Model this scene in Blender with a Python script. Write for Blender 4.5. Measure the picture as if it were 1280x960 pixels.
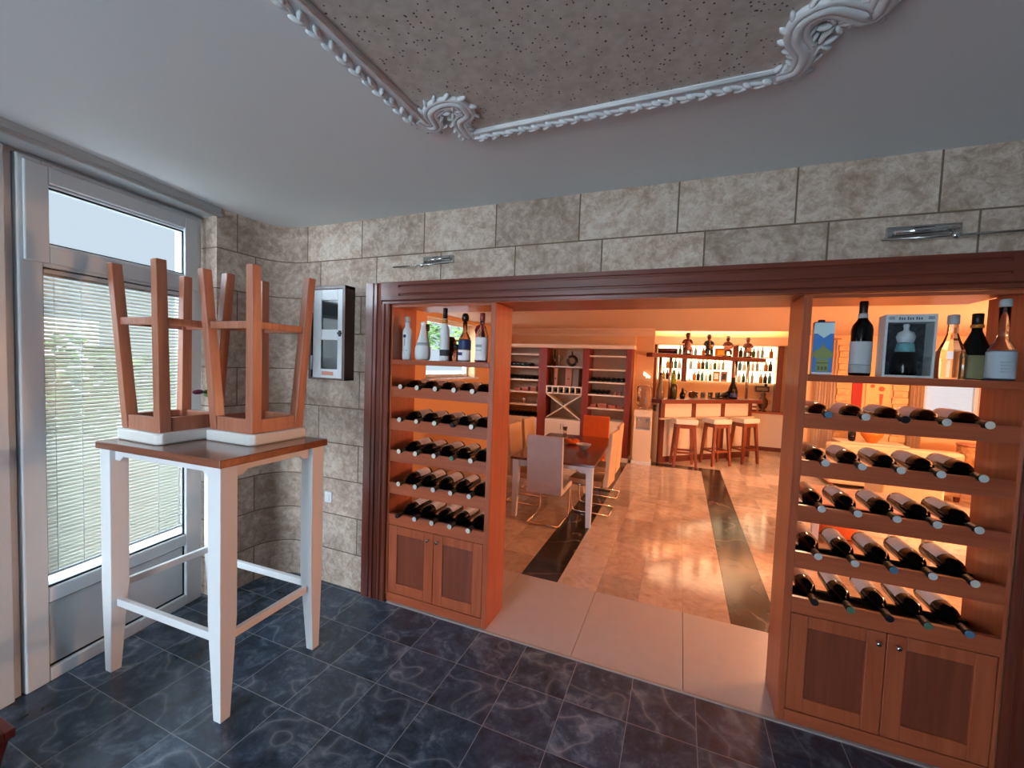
import bpy, bmesh, math, random
from mathutils import Vector, Matrix
random.seed(7)
for o in list(bpy.data.objects): bpy.data.objects.remove(o)
S = bpy.context.scene
COL = S.collection
pi = math.pi

# ---------------------------------------------------------------- camera, world, lights, exposure
def cam_axes(yaw, pitch, roll):
    y, p, r = map(math.radians, (yaw, pitch, roll))
    fwd = Vector((-math.sin(y)*math.cos(p), math.cos(y)*math.cos(p), math.sin(p)))
    right = Vector((math.cos(y), math.sin(y), 0)); up = right.cross(fwd)
    return right*math.cos(r)+up*math.sin(r), up*math.cos(r)-right*math.sin(r), fwd
cr, cu, cf = cam_axes(22.108, -2.738, 2.070)
cd = bpy.data.cameras.new('camera'); cam = bpy.data.objects.new('camera', cd); COL.objects.link(cam)
cam.matrix_world = Matrix(((cr.x, cu.x, -cf.x, 0), (cr.y, cu.y, -cf.y, 0), (cr.z, cu.z, -cf.z, 1.5), (0, 0, 0, 1)))
cd.sensor_width = 36; cd.lens = 519.7/1280*36; cd.clip_start = .02
S.camera = cam
S.view_settings.view_transform = 'Standard'; S.view_settings.look = 'None'
S.view_settings.gamma = 1; S.view_settings.use_curve_mapping = False
S.view_settings.exposure = 0.0
W = bpy.data.worlds.new('World'); S.world = W; W.use_nodes = True
wn = W.node_tree.nodes; wb = wn['Background']
wb.inputs[0].default_value = (.75, .88, 1, 1)
_tc = wn.new('ShaderNodeTexCoord'); _sp = wn.new('ShaderNodeSeparateXYZ'); _mr = wn.new('ShaderNodeMapRange')
W.node_tree.links.new(_tc.outputs['Generated'], _sp.inputs[0]); W.node_tree.links.new(_sp.outputs[1], _mr.inputs[0])
for _i, _v in ((1, .1), (2, -.9), (3, .85), (4, 21)): _mr.inputs[_i].default_value = _v          # overcast sky, brightest towards -y
W.node_tree.links.new(_mr.outputs[0], wb.inputs[1])

def area(name, loc, sx, sy, power, color, rot=(0, 0, 0)):
    l = bpy.data.lights.new(name, 'AREA'); l.shape = 'RECTANGLE'; l.size = sx; l.size_y = sy
    l.energy = power; l.color = color
    o = bpy.data.objects.new(name, l); o.location = loc; o.rotation_euler = rot; COL.objects.link(o); return o
WARM = (1, .60, .35)
for (x, y, p) in ((1.35, 5.9, 30), (3.3, 7.2, 9)):
    area('dining_ceiling_lamp', (x, y, 2.13), .25, .25, p, WARM)
pl = bpy.data.lights.new('lounge_lamp', 'POINT'); pl.energy = 315; pl.color = WARM; pl.shadow_soft_size = .12
plo = bpy.data.objects.new('lounge_lamp', pl); plo.location = (4.1, 4.75, 1.2); COL.objects.link(plo)
area('bar_cove_lamp', (.6, 9.3, 2.22), 2.3, .12, 46, (1, .82, .62), (pi, 0, 0))
area('bar_ceiling_lamp', (.4, 8.3, 2.46), 1.6, 1.0, 22, (1, .62, .34))

# ---------------------------------------------------------------- materials
def lin(c):
    f = lambda v: (v/12.92 if v <= .04045 else ((v+.055)/1.055)**2.4)
    return (f(c[0]/255), f(c[1]/255), f(c[2]/255), 1)
class NT:
    def __init__(s, name):
        m = bpy.data.materials.new(name); m.use_nodes = True; s.m = m; s.t = m.node_tree
        s.b = s.t.nodes['Principled BSDF']
    def n(s, typ, **kw):
        nd = s.t.nodes.new(typ)
        for k, v in kw.items():
            if k.startswith('i_'):
                k = k[2:]; k = int(k) if k.isdigit() else k.replace('_', ' ')
                nd.inputs[k].default_value = v
            else: setattr(nd, k, v)
        return nd
    def l(s, a, b): s.t.links.new(a, b)
    def coord(s, kind='Object', scale=(1, 1, 1), loc=(0, 0, 0)):
        tc = s.n('ShaderNodeTexCoord'); mp = s.n('ShaderNodeMapping')
        mp.inputs['Scale'].default_value = scale; mp.inputs['Location'].default_value = loc
        s.l(tc.outputs[kind], mp.inputs[0]); return mp.outputs[0]
    def noise(s, vec, scale, detail=3, rough=.55, dist=0):
        nd = s.n('ShaderNodeTexNoise'); nd.inputs['Scale'].default_value = scale; nd.inputs['Detail'].default_value = detail
        nd.inputs['Roughness'].default_value = rough; nd.inputs['Distortion'].default_value = dist
        s.l(vec, nd.inputs['Vector']); return nd.outputs['Fac']
    def ramp(s, fac, stops):
        r = s.n('ShaderNodeValToRGB'); e = r.color_ramp.elements
        while len(e) < len(stops): e.new(.5)
        for el, (p, c) in zip(e, stops): el.position = p; el.color = c
        s.l(fac, r.inputs[0]); return r.outputs[0]
    def mix(s, fac, a, b, blend='MIX'):
        m = s.n('ShaderNodeMix', data_type='RGBA', blend_type=blend)
        for sock, v in ((m.inputs[0], fac), (m.inputs[6], a), (m.inputs[7], b)):
            if isinstance(v, (int, float, tuple)): sock.default_value = v
            else: s.l(v, sock)
        return m.outputs[2]
    def math(s, op, a, b=0):
        m = s.n('ShaderNodeMath', operation=op)
        for i, v in enumerate((a, b)):
            if isinstance(v, (int, float)): m.inputs[i].default_value = v
            else: s.l(v, m.inputs[i])
        return m.outputs[0]
    def bump(s, h, strength=.3, dist=.01):
        b = s.n('ShaderNodeBump'); b.inputs['Strength'].default_value = strength; b.inputs['Distance'].default_value = dist
        s.l(h, b.inputs['Height']); s.l(b.outputs[0], s.b.inputs['Normal'])
def plain(name, c, rough=.5, metal=0, coat=0, trans=0, spec=None, var=0.0, ior=1.45):
    k = NT(name); k.b.inputs['Base Color'].default_value = lin(c); k.b.inputs['Roughness'].default_value = rough
    k.b.inputs['Metallic'].default_value = metal; k.b.inputs['Coat Weight'].default_value = coat
    k.b.inputs['Transmission Weight'].default_value = trans; k.b.inputs['IOR'].default_value = ior
    if spec is not None: k.b.inputs['Specular IOR Level'].default_value = spec
    if var:
        v = k.coord(); f = k.noise(v, 14, 3)
        d = tuple(max(0, q*(1-var)) for q in c); e = tuple(min(255, q*(1+var)) for q in c)
        k.l(k.ramp(f, [(.3, lin(d)), (.7, lin(e))]), k.b.inputs['Base Color'])
    return k.m
def wood(name, c1, c2, axis='z', rough=.35, coat=.3, sc=1.0):
    k = NT(name); s = [38*sc]*3; s['xyz'.index(axis)] = 2.2*sc
    v = k.coord('Object', tuple(s)); f = k.noise(v, 1.0, 4, .6, .6)
    v2 = k.coord('Object', tuple(q*.18 for q in s)); g = k.noise(v2, 1.0, 2)
    m = k.math('ADD', k.math('MULTIPLY', f, .65), k.math('MULTIPLY', g, .35))
    k.l(k.ramp(m, [(.33, lin(c1)), (.66, lin(c2))]), k.b.inputs['Base Color'])
    k.b.inputs['Roughness'].default_value = rough; k.b.inputs['Coat Weight'].default_value = coat; k.b.inputs['Coat Roughness'].default_value = .15
    k.bump(f, .08, .002); return k.m
def emis(name, c, strength):
    k = NT(name); k.b.inputs['Base Color'].default_value = lin(c)
    k.b.inputs['Emission Color'].default_value = lin(c); k.b.inputs['Emission Strength'].default_value = strength; return k.m

def stone_mat(name, ca=(178, 157, 141), cb=(203, 187, 173), use_uv=True):
    k = NT(name)
    uv = k.coord('UV' if use_uv else 'Object')
    br = k.n('ShaderNodeTexBrick'); br.offset = .743; br.offset_frequency = 2; br.squash = 1
    for nm, v in (('Scale', 1), ('Mortar Size', .0042), ('Mortar Smooth', .35), ('Bias', 0), ('Brick Width', .456), ('Row Height', .236)): br.inputs[nm].default_value = v
    br.inputs['Color1'].default_value = (0, 0, 0, 1); br.inputs['Color2'].default_value = (1, 1, 1, 1); br.inputs['Mortar'].default_value = (.5, .5, .5, 1)
    k.l(uv, br.inputs['Vector'])
    f1 = k.noise(uv, 7, 6, .62, .9); f2 = k.noise(uv, 30, 5, .68, .7); f3 = k.noise(uv, 3, 2)
    m = k.math('ADD', k.math('MULTIPLY', f1, .5), k.math('MULTIPLY', f2, .5))
    base = k.ramp(m, [(.34, lin((148, 126, 108))), (.46, lin(ca)), (.57, lin(cb)), (.72, lin((220, 208, 198)))])
    per = k.mix(.2, base, br.outputs['Color'], 'OVERLAY')
    vein = k.ramp(k.math('ABSOLUTE', k.math('SUBTRACT', k.noise(uv, 11, 5, .6, 1.4), .5)), [(0, (1, 1, 1, 1)), (.022, (0, 0, 0, 1))])
    per = k.mix(k.math('MULTIPLY', vein, .28), per, lin((122, 104, 86)))
    k.l(k.mix(br.outputs['Fac'], per, lin((116, 98, 80))), k.b.inputs['Base Color'])
    k.b.inputs['Roughness'].default_value = .85
    h = k.math('SUBTRACT', k.math('ADD', k.math('MULTIPLY', f1, .6), k.math('MULTIPLY', f2, .6)), k.math('MULTIPLY', br.outputs['Fac'], .9))
    k.bump(h, .5, .010); return k.m

def tile_mat(name, ox, oy, px, py, dark, mid, light, grout, veins, rough, gw=.0022, brick=False, blen=.62):
    k = NT(name); o = k.coord('Object')
    sp = k.n('ShaderNodeSeparateXYZ'); k.l(o, sp.inputs[0])
    u = k.math('DIVIDE', k.math('SUBTRACT', sp.outputs[0], ox), px)
    cu_ = k.math('FLOOR', u)
    if brick:
        wn_ = k.n('ShaderNodeTexWhiteNoise', noise_dimensions='1D'); k.l(cu_, wn_.inputs['W'])
        v = k.math('ADD', k.math('DIVIDE', k.math('SUBTRACT', sp.outputs[1], oy), blen), wn_.outputs['Value']); pyy = blen
    else:
        v = k.math('DIVIDE', k.math('SUBTRACT', sp.outputs[1], oy), py); pyy = py
    cv_ = k.math('FLOOR', v)
    def edge(t, c, p):
        f = k.math('FRACT', t); d = k.math('MINIMUM', f, k.math('SUBTRACT', 1, f))
        return k.math('LESS_THAN', k.math('MULTIPLY', d, p), gw/2)
    g = k.math('MAXIMUM', edge(u, cu_, px), edge(v, cv_, pyy))
    cb = k.n('ShaderNodeCombineXYZ'); k.l(cu_, cb.inputs[0]); k.l(cv_, cb.inputs[1])
    wn2 = k.n('ShaderNodeTexWhiteNoise', noise_dimensions='3D'); k.l(cb.outputs[0], wn2.inputs['Vector'])
    off = k.n('ShaderNodeVectorMath', operation='SCALE'); off.inputs['Scale'].default_value = 9; k.l(wn2.outputs['Color'], off.inputs[0])
    ad = k.n('ShaderNodeVectorMath', operation='ADD'); k.l(o, ad.inputs[0]); k.l(off.outputs[0], ad.inputs[1]); q = ad.outputs[0]
    f = k.noise(q, 5.5, 6, .66, 1.5)
    f = k.math('ADD', k.math('MULTIPLY', f, .68), k.math('MULTIPLY', k.noise(q, 24, 5, .7, .4), .32))
    base = k.ramp(f, [(.36, lin(dark)), (.52, lin(mid)), (.72, lin(light))])
    vn = k.math('ABSOLUTE', k.math('SUBTRACT', k.noise(q, 2.2, 2.5, .5, .15), .5))
    vf = k.ramp(vn, [(0, (1, 1, 1, 1)), (.006, (.3, .3, .3, 1)), (.022, (0, 0, 0, 1))])
    base = k.mix(k.math('MULTIPLY', vf, k.math('MULTIPLY', k.noise(q, 6, 2), veins[0])), base, lin(veins[1]))
    tv = k.math('ADD', .78, k.math('MULTIPLY', wn2.outputs['Value'], .44))
    tvc = k.n('ShaderNodeCombineXYZ'); [k.l(tv, tvc.inputs[i]) for i in range(3)]
    base = k.mix(1.0, base, tvc.outputs[0], 'MULTIPLY')
    k.l(k.mix(g, base, lin(grout)), k.b.inputs['Base Color'])
    r = k.math('ADD', rough, k.math('MULTIPLY', g, .3)); k.l(r, k.b.inputs['Roughness']); return k.m

M = {}
M['stone'] = stone_mat('travertine_block')
M['white_wall'] = plain('white_paint', (190, 195, 197), .6)
M['ceiling'] = plain('ceiling_paint', (228, 231, 232), .7)
M['plaster'] = plain('white_plaster', (225, 228, 230), .6)
M['pvc'] = plain('white_pvc', (206, 212, 216), .3)
M['gasket'] = plain('black_gasket', (14, 16, 18), .6)
M['dark_tile'] = tile_mat('dark_marble', -.964, 1.235, .2745, .269, (36, 46, 58), (58, 77, 97), (124, 144, 162), (128, 138, 148), (.55, (176, 190, 202)), .20, gw=.003)
M['cream_tile'] = tile_mat('cream_marble', -.723, 0, .268, .6, (176, 154, 138), (200, 180, 164), (216, 198, 184), (146, 124, 110), (.4, (150, 126, 112)), .10, brick=True)
M['stripe_tile'] = tile_mat('dark_stripe_marble', -.723, 0, .268, .6, (24, 20, 18), (46, 40, 36), (84, 76, 68), (30, 26, 24), (.7, (170, 155, 140)), .15)
M['threshold'] = plain('threshold_tile', (188, 180, 178), .33, var=.015)
M['grout'] = plain('pale_grout', (170, 162, 158), .7)
M['cherry'] = wood('cherry_vertical', (148, 68, 40), (180, 92, 58), 'z', .34, .25)
M['cherry_x'] = wood('cherry_horizontal', (148, 68, 40), (180, 92, 58), 'x', .34, .25)
M['cherry_dark'] = wood('dark_cherry_vertical', (92, 40, 28), (122, 56, 38), 'z', .3, .35)
M['cherry_dark_x'] = wood('dark_cherry_horizontal', (92, 40, 28), (122, 56, 38), 'x', .3, .35)
M['rack_shade'] = wood('shaded_rack_wood', (34, 20, 15), (48, 28, 20), 'x', .6, 0)  # board wood painted near black: shade below the bottles put into the colour
M['panel_wood'] = wood('door_panel_wood', (104, 48, 32), (134, 66, 44), 'z', .38, .2)
M['stool_wood'] = wood('stool_wood', (152, 92, 68), (188, 122, 94), 'z', .42, .15)
M['table_wood'] = wood('table_top_wood', (122, 62, 38), (150, 80, 50), 'x', .28, .4)
M['white_lacquer'] = plain('white_lacquer', (228, 230, 232), .35)
M['cushion'] = plain('white_leatherette', (226, 226, 222), .5)
M['steel'] = plain('brushed_steel', (190, 190, 188), .25, 1)
M['chrome'] = plain('chrome', (220, 220, 220), .08, 1)
M['black_glass'] = plain('dark_bottle_glass', (8, 9, 8), .12, spec=.35)
M['brown_glass'] = plain('brown_glass', (44, 22, 12), .1, coat=.3)
M['green_glass'] = plain('green_glass', (70, 92, 24), .1, coat=.3)
M['glass'] = plain('clear_glass', (245, 250, 248), .02, trans=1)
M['pane'] = plain('window_pane', (250, 253, 255), .0, trans=1, ior=1.02)
M['frost'] = plain('frosted_glass', (226, 232, 234), .45)
M['label'] = plain('paper_label', (246, 242, 246), .7, var=.03)
M['label_grey'] = plain('grey_label', (168, 176, 180), .7, var=.05)
M['label_olive'] = plain('olive_label', (124, 120, 84), .6, var=.05)
M['ink'] = plain('dark_ink', (52, 56, 62), .7)
M['navy'] = plain('navy_print', (44, 58, 104), .5)
M['black'] = plain('black_plastic', (18, 18, 20), .4)
M['red'] = plain('dark_red_lacquer', (92, 28, 18), .35)
M['gold'] = plain('amber', (190, 120, 40), .25)
M['orange_wall'] = plain('warm_wall_paint', (226, 176, 128), .8)
M['dining_ceiling'] = plain('warm_ceiling_paint', (226, 190, 158), .6)
M['cream'] = plain('cream_lacquer', (232, 214, 190), .45)
M['fabric'] = plain('lilac_grey_fabric', (206, 198, 200), .9, var=.02)
M['orange_fabric'] = plain('orange_fabric', (226, 106, 44), .85, var=.03)
M['sofa'] = plain('cream_upholstery', (208, 178, 146), .9, var=.02)
M['backlight'] = emis('backlit_panel', (255, 230, 184), 3.4)
M['leaf'] = plain('leaf_green', (62, 92, 44), .6, var=.25)
M['leaf_pale'] = plain('pale_leaf_green', (120, 150, 84), .6, var=.2)
M['petal'] = plain('purple_petal', (96, 40, 70), .6)
M['paving'] = plain('pale_paving', (214, 214, 208), .8, var=.04)
M['render'] = plain('outdoor_white_render', (228, 224, 224), .8)
M['foil'] = [plain('foil_cream', (222, 218, 204), .35, .2), plain('foil_green', (92, 128, 104), .35, .3), plain('foil_blue', (92, 128, 158), .35, .3), plain('foil_silver', (204, 206, 206), .35, .2), plain('foil_black', (30, 30, 34), .35, .2)]
k = NT('speckled_ceiling_panel'); v = k.coord('Object')
vo = k.n('ShaderNodeTexVoronoi'); vo.inputs['Scale'].default_value = 78; k.l(v, vo.inputs['Vector'])
sep = k.n('ShaderNodeSeparateXYZ'); k.l(vo.outputs['Color'], sep.inputs[0])
spk = k.math('MULTIPLY', k.math('LESS_THAN', vo.outputs['Distance'], .22), k.math('LESS_THAN', sep.outputs[0], .42))
bs = k.ramp(k.noise(v, 30, 4), [(.35, lin((190, 179, 170))), (.65, lin((208, 199, 190)))])
k.l(k.mix(spk, bs, lin((84, 68, 58))), k.b.inputs['Base Color']); k.b.inputs['Roughness'].default_value = .85
M['speckle'] = k.m

# ---------------------------------------------------------------- mesh helpers
class MB:
    def __init__(s): s.b = bmesh.new()
    def box(s, x0, x1, y0, y1, z0, z1, mi=0, M4=None):
        vs = [s.b.verts.new(Vector(p) if M4 is None else M4 @ Vector(p)) for p in ((x0, y0, z0), (x1, y0, z0), (x1, y1, z0), (x0, y1, z0), (x0, y0, z1), (x1, y0, z1), (x1, y1, z1), (x0, y1, z1))]
        for q in ((0, 3, 2, 1), (4, 5, 6, 7), (0, 1, 5, 4), (1, 2, 6, 5), (2, 3, 7, 6), (3, 0, 4, 7)):
            f = s.b.faces.new([vs[i] for i in q]); f.material_index = mi
        return s
    def frustum(s, c0, a0, c1, a1, mi=0):
        """square-section bar from centre c0 (half sizes a0) to centre c1 (half sizes a1), cut level at both ends"""
        vs = []
        for c, a in ((c0, a0), (c1, a1)):
            for sx, sy in ((-1, -1), (1, -1), (1, 1), (-1, 1)): vs.append(s.b.verts.new((c[0]+sx*a[0], c[1]+sy*a[1], c[2])))
        for q in ((0, 3, 2, 1), (4, 5, 6, 7), (0, 1, 5, 4), (1, 2, 6, 5), (2, 3, 7, 6), (3, 0, 4, 7)): s.b.faces.new([vs[i] for i in q]).material_index = mi
        return s
    def bar(s, p, q, w, h, mi=0):
        """rectangular bar between two points, w across, h upright"""
        p, q = Vector(p), Vector(q); d = (q-p).normalized(); up = Vector((0, 0, 1))
        if abs(d.z) > .98: up = Vector((0, 1, 0))
        a = d.cross(up).normalized()*w/2; b = a.cross(d).normalized()*h/2
        vs = [s.b.verts.new(c+sa*a+sb*b) for c in (p, q) for sa, sb in ((-1, -1), (1, -1), (1, 1), (-1, 1))]
        for f in ((0, 3, 2, 1), (4, 5, 6, 7), (0, 1, 5, 4), (1, 2, 6, 5), (2, 3, 7, 6), (3, 0, 4, 7)): s.b.faces.new([vs[i] for i in f]).material_index = mi
        return s
    def prism(s, pts, axis, a0, a1, mi=0):
        """polygon pts extruded along axis ('x': pts are (y,z), 'y': (x,z), 'z': (x,y))"""
        def P(p, a): return {'x': (a, p[0], p[1]), 'y': (p[0], a, p[1]), 'z': (p[0], p[1], a)}[axis]
        A = [s.b.verts.new(P(p, a0)) for p in pts]; B = [s.b.verts.new(P(p, a1)) for p in pts]; n = len(pts)
        s.b.faces.new(A).material_index = mi; s.b.faces.new(B[::-1]).material_index = mi
        for i in range(n): s.b.faces.new((A[i], A[(i+1) % n], B[(i+1) % n], B[i])).material_index = mi
        return s
    def lathe(s, prof, c=(0, 0, 0), seg=20, axis='z', mi=0, sx=1, sy=1, smooth=True, rot=0):
        rings = []
        for r, h in prof:
            ring = []
            for i in range(seg):
                t = 2*pi*i/seg+rot; a, b = r*math.cos(t)*sx, r*math.sin(t)*sy
                p = {'z': (a, b, h), 'y': (a, h, b), 'x': (h, a, b)}[axis]
                ring.append(s.b.verts.new((c[0]+p[0], c[1]+p[1], c[2]+p[2])))
            rings.append(ring)
        for A, B in zip(rings, rings[1:]):
            for i in range(seg):
                f = s.b.faces.new((A[i], A[(i+1) % seg], B[(i+1) % seg], B[i])); f.smooth = smooth; f.material_index = mi
        for R, rev in ((rings[0], True), (rings[-1], False)):
            f = s.b.faces.new(R[::-1] if rev else R); f.material_index = mi
        return s
    def ell(s, c, r, mi=0, seg=12, rings=8, M4=None):
        vs = []
        for j in range(rings+1):
            ph = pi*j/rings
            vs.append([s.b.verts.new((lambda p: (M4 @ p if M4 else p)+Vector(c))(Vector((r[0]*math.sin(ph)*math.cos(2*pi*i/seg), r[1]*math.sin(ph)*math.sin(2*pi*i/seg), r[2]*math.cos(ph))))) for i in range(seg if 0 < j < rings else 1)])
        for j in range(rings):
            A, B = vs[j], vs[j+1]
            for i in range(seg):
                k = (i+1) % seg
                q = [A[0], B[i], B[k]] if len(A) == 1 else ([A[i], B[0], A[k]] if len(B) == 1 else [A[i], B[i], B[k], A[k]])
                f = s.b.faces.new(q); f.smooth = True; f.material_index = mi
        return s
    def tube(s, pts, r, seg=8, mi=0, closed=False):
        pts = [Vector(p) for p in pts]; n = len(pts); rings = []
        for i, p in enumerate(pts):
            d = (pts[(i+1) % n]-pts[i-1]) if closed else (pts[min(i+1, n-1)]-pts[max(i-1, 0)])
            d.normalize(); up = Vector((0, 0, 1)) if abs(d.z) < .9 else Vector((1, 0, 0))
            a = d.cross(up).normalized(); b = a.cross(d); rr = r[i] if isinstance(r, (list, tuple)) else r
            rings.append([s.b.verts.new(p+rr*(a*math.cos(2*pi*k/seg)+b*math.sin(2*pi*k/seg))) for k in range(seg)])
        pr = list(zip(rings, rings[1:]))+([(rings[-1], rings[0])] if closed else [])
        for A, B in pr:
            for k in range(seg):
                f = s.b.faces.new((A[k], A[(k+1) % seg], B[(k+1) % seg], B[k])); f.smooth = True; f.material_index = mi
        if not closed: s.b.faces.new(rings[0][::-1]).material_index = mi; s.b.faces.new(rings[-1]).material_index = mi
        return s
    def obj(s, name, mats, parent=None, loc=(0, 0, 0), bevel=0, seg=2):
        bmesh.ops.recalc_face_normals(s.b, faces=s.b.faces)
        me = bpy.data.meshes.new(name); s.b.to_mesh(me); s.b.free()
        for m in (mats if isinstance(mats, (list, tuple)) else [mats]): me.materials.append(M[m] if isinstance(m, str) else m)
        o = bpy.data.objects.new(name, me); COL.objects.link(o); o.location = loc
        if parent: o.parent = parent
        if bevel:
            b = o.modifiers.new('bevel', 'BEVEL'); b.width = bevel; b.segments = seg; b.limit_method = 'ANGLE'; b.harden_normals = False
        return o
def tag(o, label, cat, group=None):
    o['label'] = label; o['category'] = cat
    if group: o['group'] = group
    return o
def thing(name, label, cat, loc=(0, 0, 0), rz=0, group=None):
    o = bpy.data.objects.new(name, None); o.empty_display_size = .1; COL.objects.link(o); o.location = loc; o.rotation_euler = (0, 0, rz)
    return tag(o, label, cat, group)
def struct(o): o['kind'] = 'structure'; return o
def dup(root, label=None, loc=None, rot=None, group=None):
    r = root.copy(); COL.objects.link(r)
    if loc is not None: r.location = loc
    if rot is not None: r.rotation_euler = rot
    if label: r['label'] = label
    if group: r['group'] = group
    for c in root.children:
        d = c.copy(); COL.objects.link(d); d.parent = r
        for g in c.children:
            e = g.copy(); COL.objects.link(e); e.parent = d
    return r
YW = 2.064      # face of the stone wall
ZC = 2.355      # front room ceiling
ZD = 2.15       # dining room ceiling

# ---------------------------------------------------------------- room shell
# front room floor, threshold, dining floor
b = MB(); b.box(-3.2, 2.7, -2.6, 2.045, -.08, 0); b.box(-3.2, -1.62, 2.045, 2.12, -.08, 0); b.box(1.25, 2.7, 2.045, 2.12, -.08, 0); struct(b.obj('floor', 'dark_tile'))
b = MB(); b.box(-1.0, 1.25, 2.045, 2.062, -.08, .004); struct(b.obj('trim_1', 'grout'))                        # pale edge strip
b = MB(); b.box(-1.62, -1.0, 2.045, 2.062, -.08, .004); struct(b.obj('trim_2', 'grout'))
b = MB()
for x0, x1 in ((-1.63, -1.0), (-.997, -.4575), (-.4545, .0805), (.0835, .6205), (.6235, 1.15)): b.box(x0, x1, 2.064, 2.742, -.08, .002)
struct(b.obj('trim_3', 'threshold', bevel=.001, seg=1))
b = MB()
xs = (-3.1, -.992, -.723, .348, .616, 4.4)
for i in range(5):
    st = i in (1, 3)
    if st: b.box(xs[i], xs[i+1], 2.744, 6.8, -.08, 0, 1)
    else: b.box(xs[i], xs[i+1], 2.744, 6.8, -.08, 0, 0)
b.box(-3.1, -.992, 6.8, 7.4, -.08, 0, 0); b.box(-.992, .616, 6.8, 7.02, -.08, 0, 1); b.box(.616, 4.4, 6.8, 7.02, -.08, 0, 0)
b.box(-.992, 4.4, 7.02, 9.7, -.08, 0, 0)
struct(b.obj('floor_dining', ['cream_tile', 'stripe_tile']))
# ceilings
b = MB(); b.box(-3.2, 2.7, -2.6, 2.45, ZC, ZC+.1); struct(b.obj('ceiling', 'ceiling'))
b = MB(); b.box(-3.1, 4.4, 2.45, 7.35, ZD, ZD+.3); b.box(-3.1, -1.7, 2.29, 2.45, ZD, ZD+.3); b.box(1.2, 4.4, 2.29, 2.45, ZD, ZD+.3); b.box(1.95, 4.4, 7.35, 8.3, ZD, ZD+.3); struct(b.obj('ceiling_dining', 'dining_ceiling'))
b = MB(); b.box(-1.2, 2.0, 7.35, 9.7, 2.48, 2.6); struct(b.obj('ceiling_bar', 'dining_ceiling'))

# stone front wall with rounded corner and pilaster: path in plan, u = arc length
def stone_strip(path, z0, z1, name, thick=.05, u0=0.0, n=1):
    me = bmesh.new(); uvl = me.loops.layers.uv.new('UVMap'); u = u0; prev = None; cols = []
    for i, p in enumerate(path):
        if prev is not None: u += math.dist(p, prev)
        d0 = Vector(path[min(i+1, len(path)-1)])-Vector(path[max(i-1, 0)]); d0.normalize()
        nrm = Vector((-d0.y, d0.x))
        q = Vector(p)+nrm*thick; cols.append(((p[0], p[1]), (q.x, q.y), u)); prev = p
    def quad(pts, uvs):
        f = me.faces.new([me.verts.new(p) for p in pts]); f.smooth = False
        for l, t in zip(f.loops, uvs): l[uvl].uv = t
    for (a, qa, ua), (c, qc, uc) in zip(cols, cols[1:]):
        quad([(*a, z0), (*c, z0), (*c, z1), (*a, z1)], [(ua, z0), (uc, z0), (uc, z1), (ua, z1)])
        quad([(*qa, z0), (*qa, z1), (*qc, z1), (*qc, z0)], [(ua, z0), (ua, z1), (uc, z1), (uc, z0)])
        for z in (z0, z1): quad([(*a, z), (*qa, z), (*qc, z), (*c, z)], [(ua, z)]*4)
    for (a, qa, ua) in (cols[0], cols[-1]): quad([(*a, z0), (*a, z1), (*qa, z1), (*qa, z0)], [(ua, z0), (ua, z1), (ua+thick, z1), (ua+thick, z0)])
    bmesh.ops.remove_doubles(me, verts=me.verts, dist=1e-5); bmesh.ops.recalc_face_normals(me, faces=me.faces)
    m = bpy.data.meshes.new(name); me.to_mesh(m); me.free(); m.materials.append(M['stone'])
    for p in m.polygons: p.use_smooth = False
    o = bpy.data.objects.new(name, m); COL.objects.link(o); return struct(o)
R = .2; corner = [(-2.36+R*math.cos(t), 1.865+R*math.sin(t)) for t in [pi-pi/2*i/12 for i in range(13)]]
full = [(-2.76, 1.63), (-2.565, 1.63), (-2.562, 1.72)]+corner
L = sum(math.dist(a, c) for a, c in zip(full, full[1:]))+math.dist(full[-1], (-1.815, YW))
stone_strip(full+[(-1.815, YW)], 0, ZC, 'wall_front', u0=-1.815+.052-L+.456*20)
stone_strip([(-1.815, YW), (1.30, YW)], 1.955, ZC, 'wall_front_upper', u0=-1.815+.052+.456*20)
stone_strip([(1.27, YW), (2.7, YW)], 0, ZC, 'wall_front_right', u0=1.27+.052+.456*20)
# wall core seen from the dining room (with the opening for the cabinets)
b = MB(); b.box(-3.1, -1.645, 2.125, 2.29, 0, ZC); b.box(1.155, 4.4, 2.125, 2.29, 0, ZC); b.box(-1.645, 1.155, 2.125, 2.45, 1.855, ZC)
struct(b.obj('wall_middle', 'orange_wall'))
b = MB(); b.box(-1.64, 1.145, 2.075, 2.45, 1.833, 1.854); struct(b.obj('trim_4', 'cherry_x'))                   # varnished soffit of the opening
# other walls
b = MB(); b.box(2.6, 2.7, -2.6, 2.06, 0, ZC); struct(b.obj('wall_right', 'white_wall'))
ad = math.radians(9.5)
b = MB(); b.box(-.9, 2.7, -2.7, -2.6, 0, ZC); b.box(-3.2, -.9, -2.7, -2.6, 2.25, ZC); struct(b.obj('wall_back', 'white_wall'))
LW = struct(bpy.data.objects.new('wall_left', None)); COL.objects.link(LW); LW.location = (-2.682, 1.609, 0); LW.rotation_euler = (0, 0, ad)
# local y runs along the door wall (0 at the pilaster, negative towards the camera), +x into the room
b = MB(); b.box(-.12, -.01, -4.6, -.80, 0, ZC); b.box(-.12, -.01, -.80, .03, 2.29, ZC); b.obj('wall_panel', 'white_wall', LW)
b = MB(); b.box(-.01, .13, -4.6, .02, 2.305, ZC); b.tube([(.13, -4.6, 2.31), (.13, .02, 2.31)], .012, 10); b.obj('shutter_box', 'white_wall', LW)
b = MB(); b.box(-.01, .012, -1.55, -.83, .0, 2.3); b.obj('jamb_panel', 'pvc', LW, bevel=.004)

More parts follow.
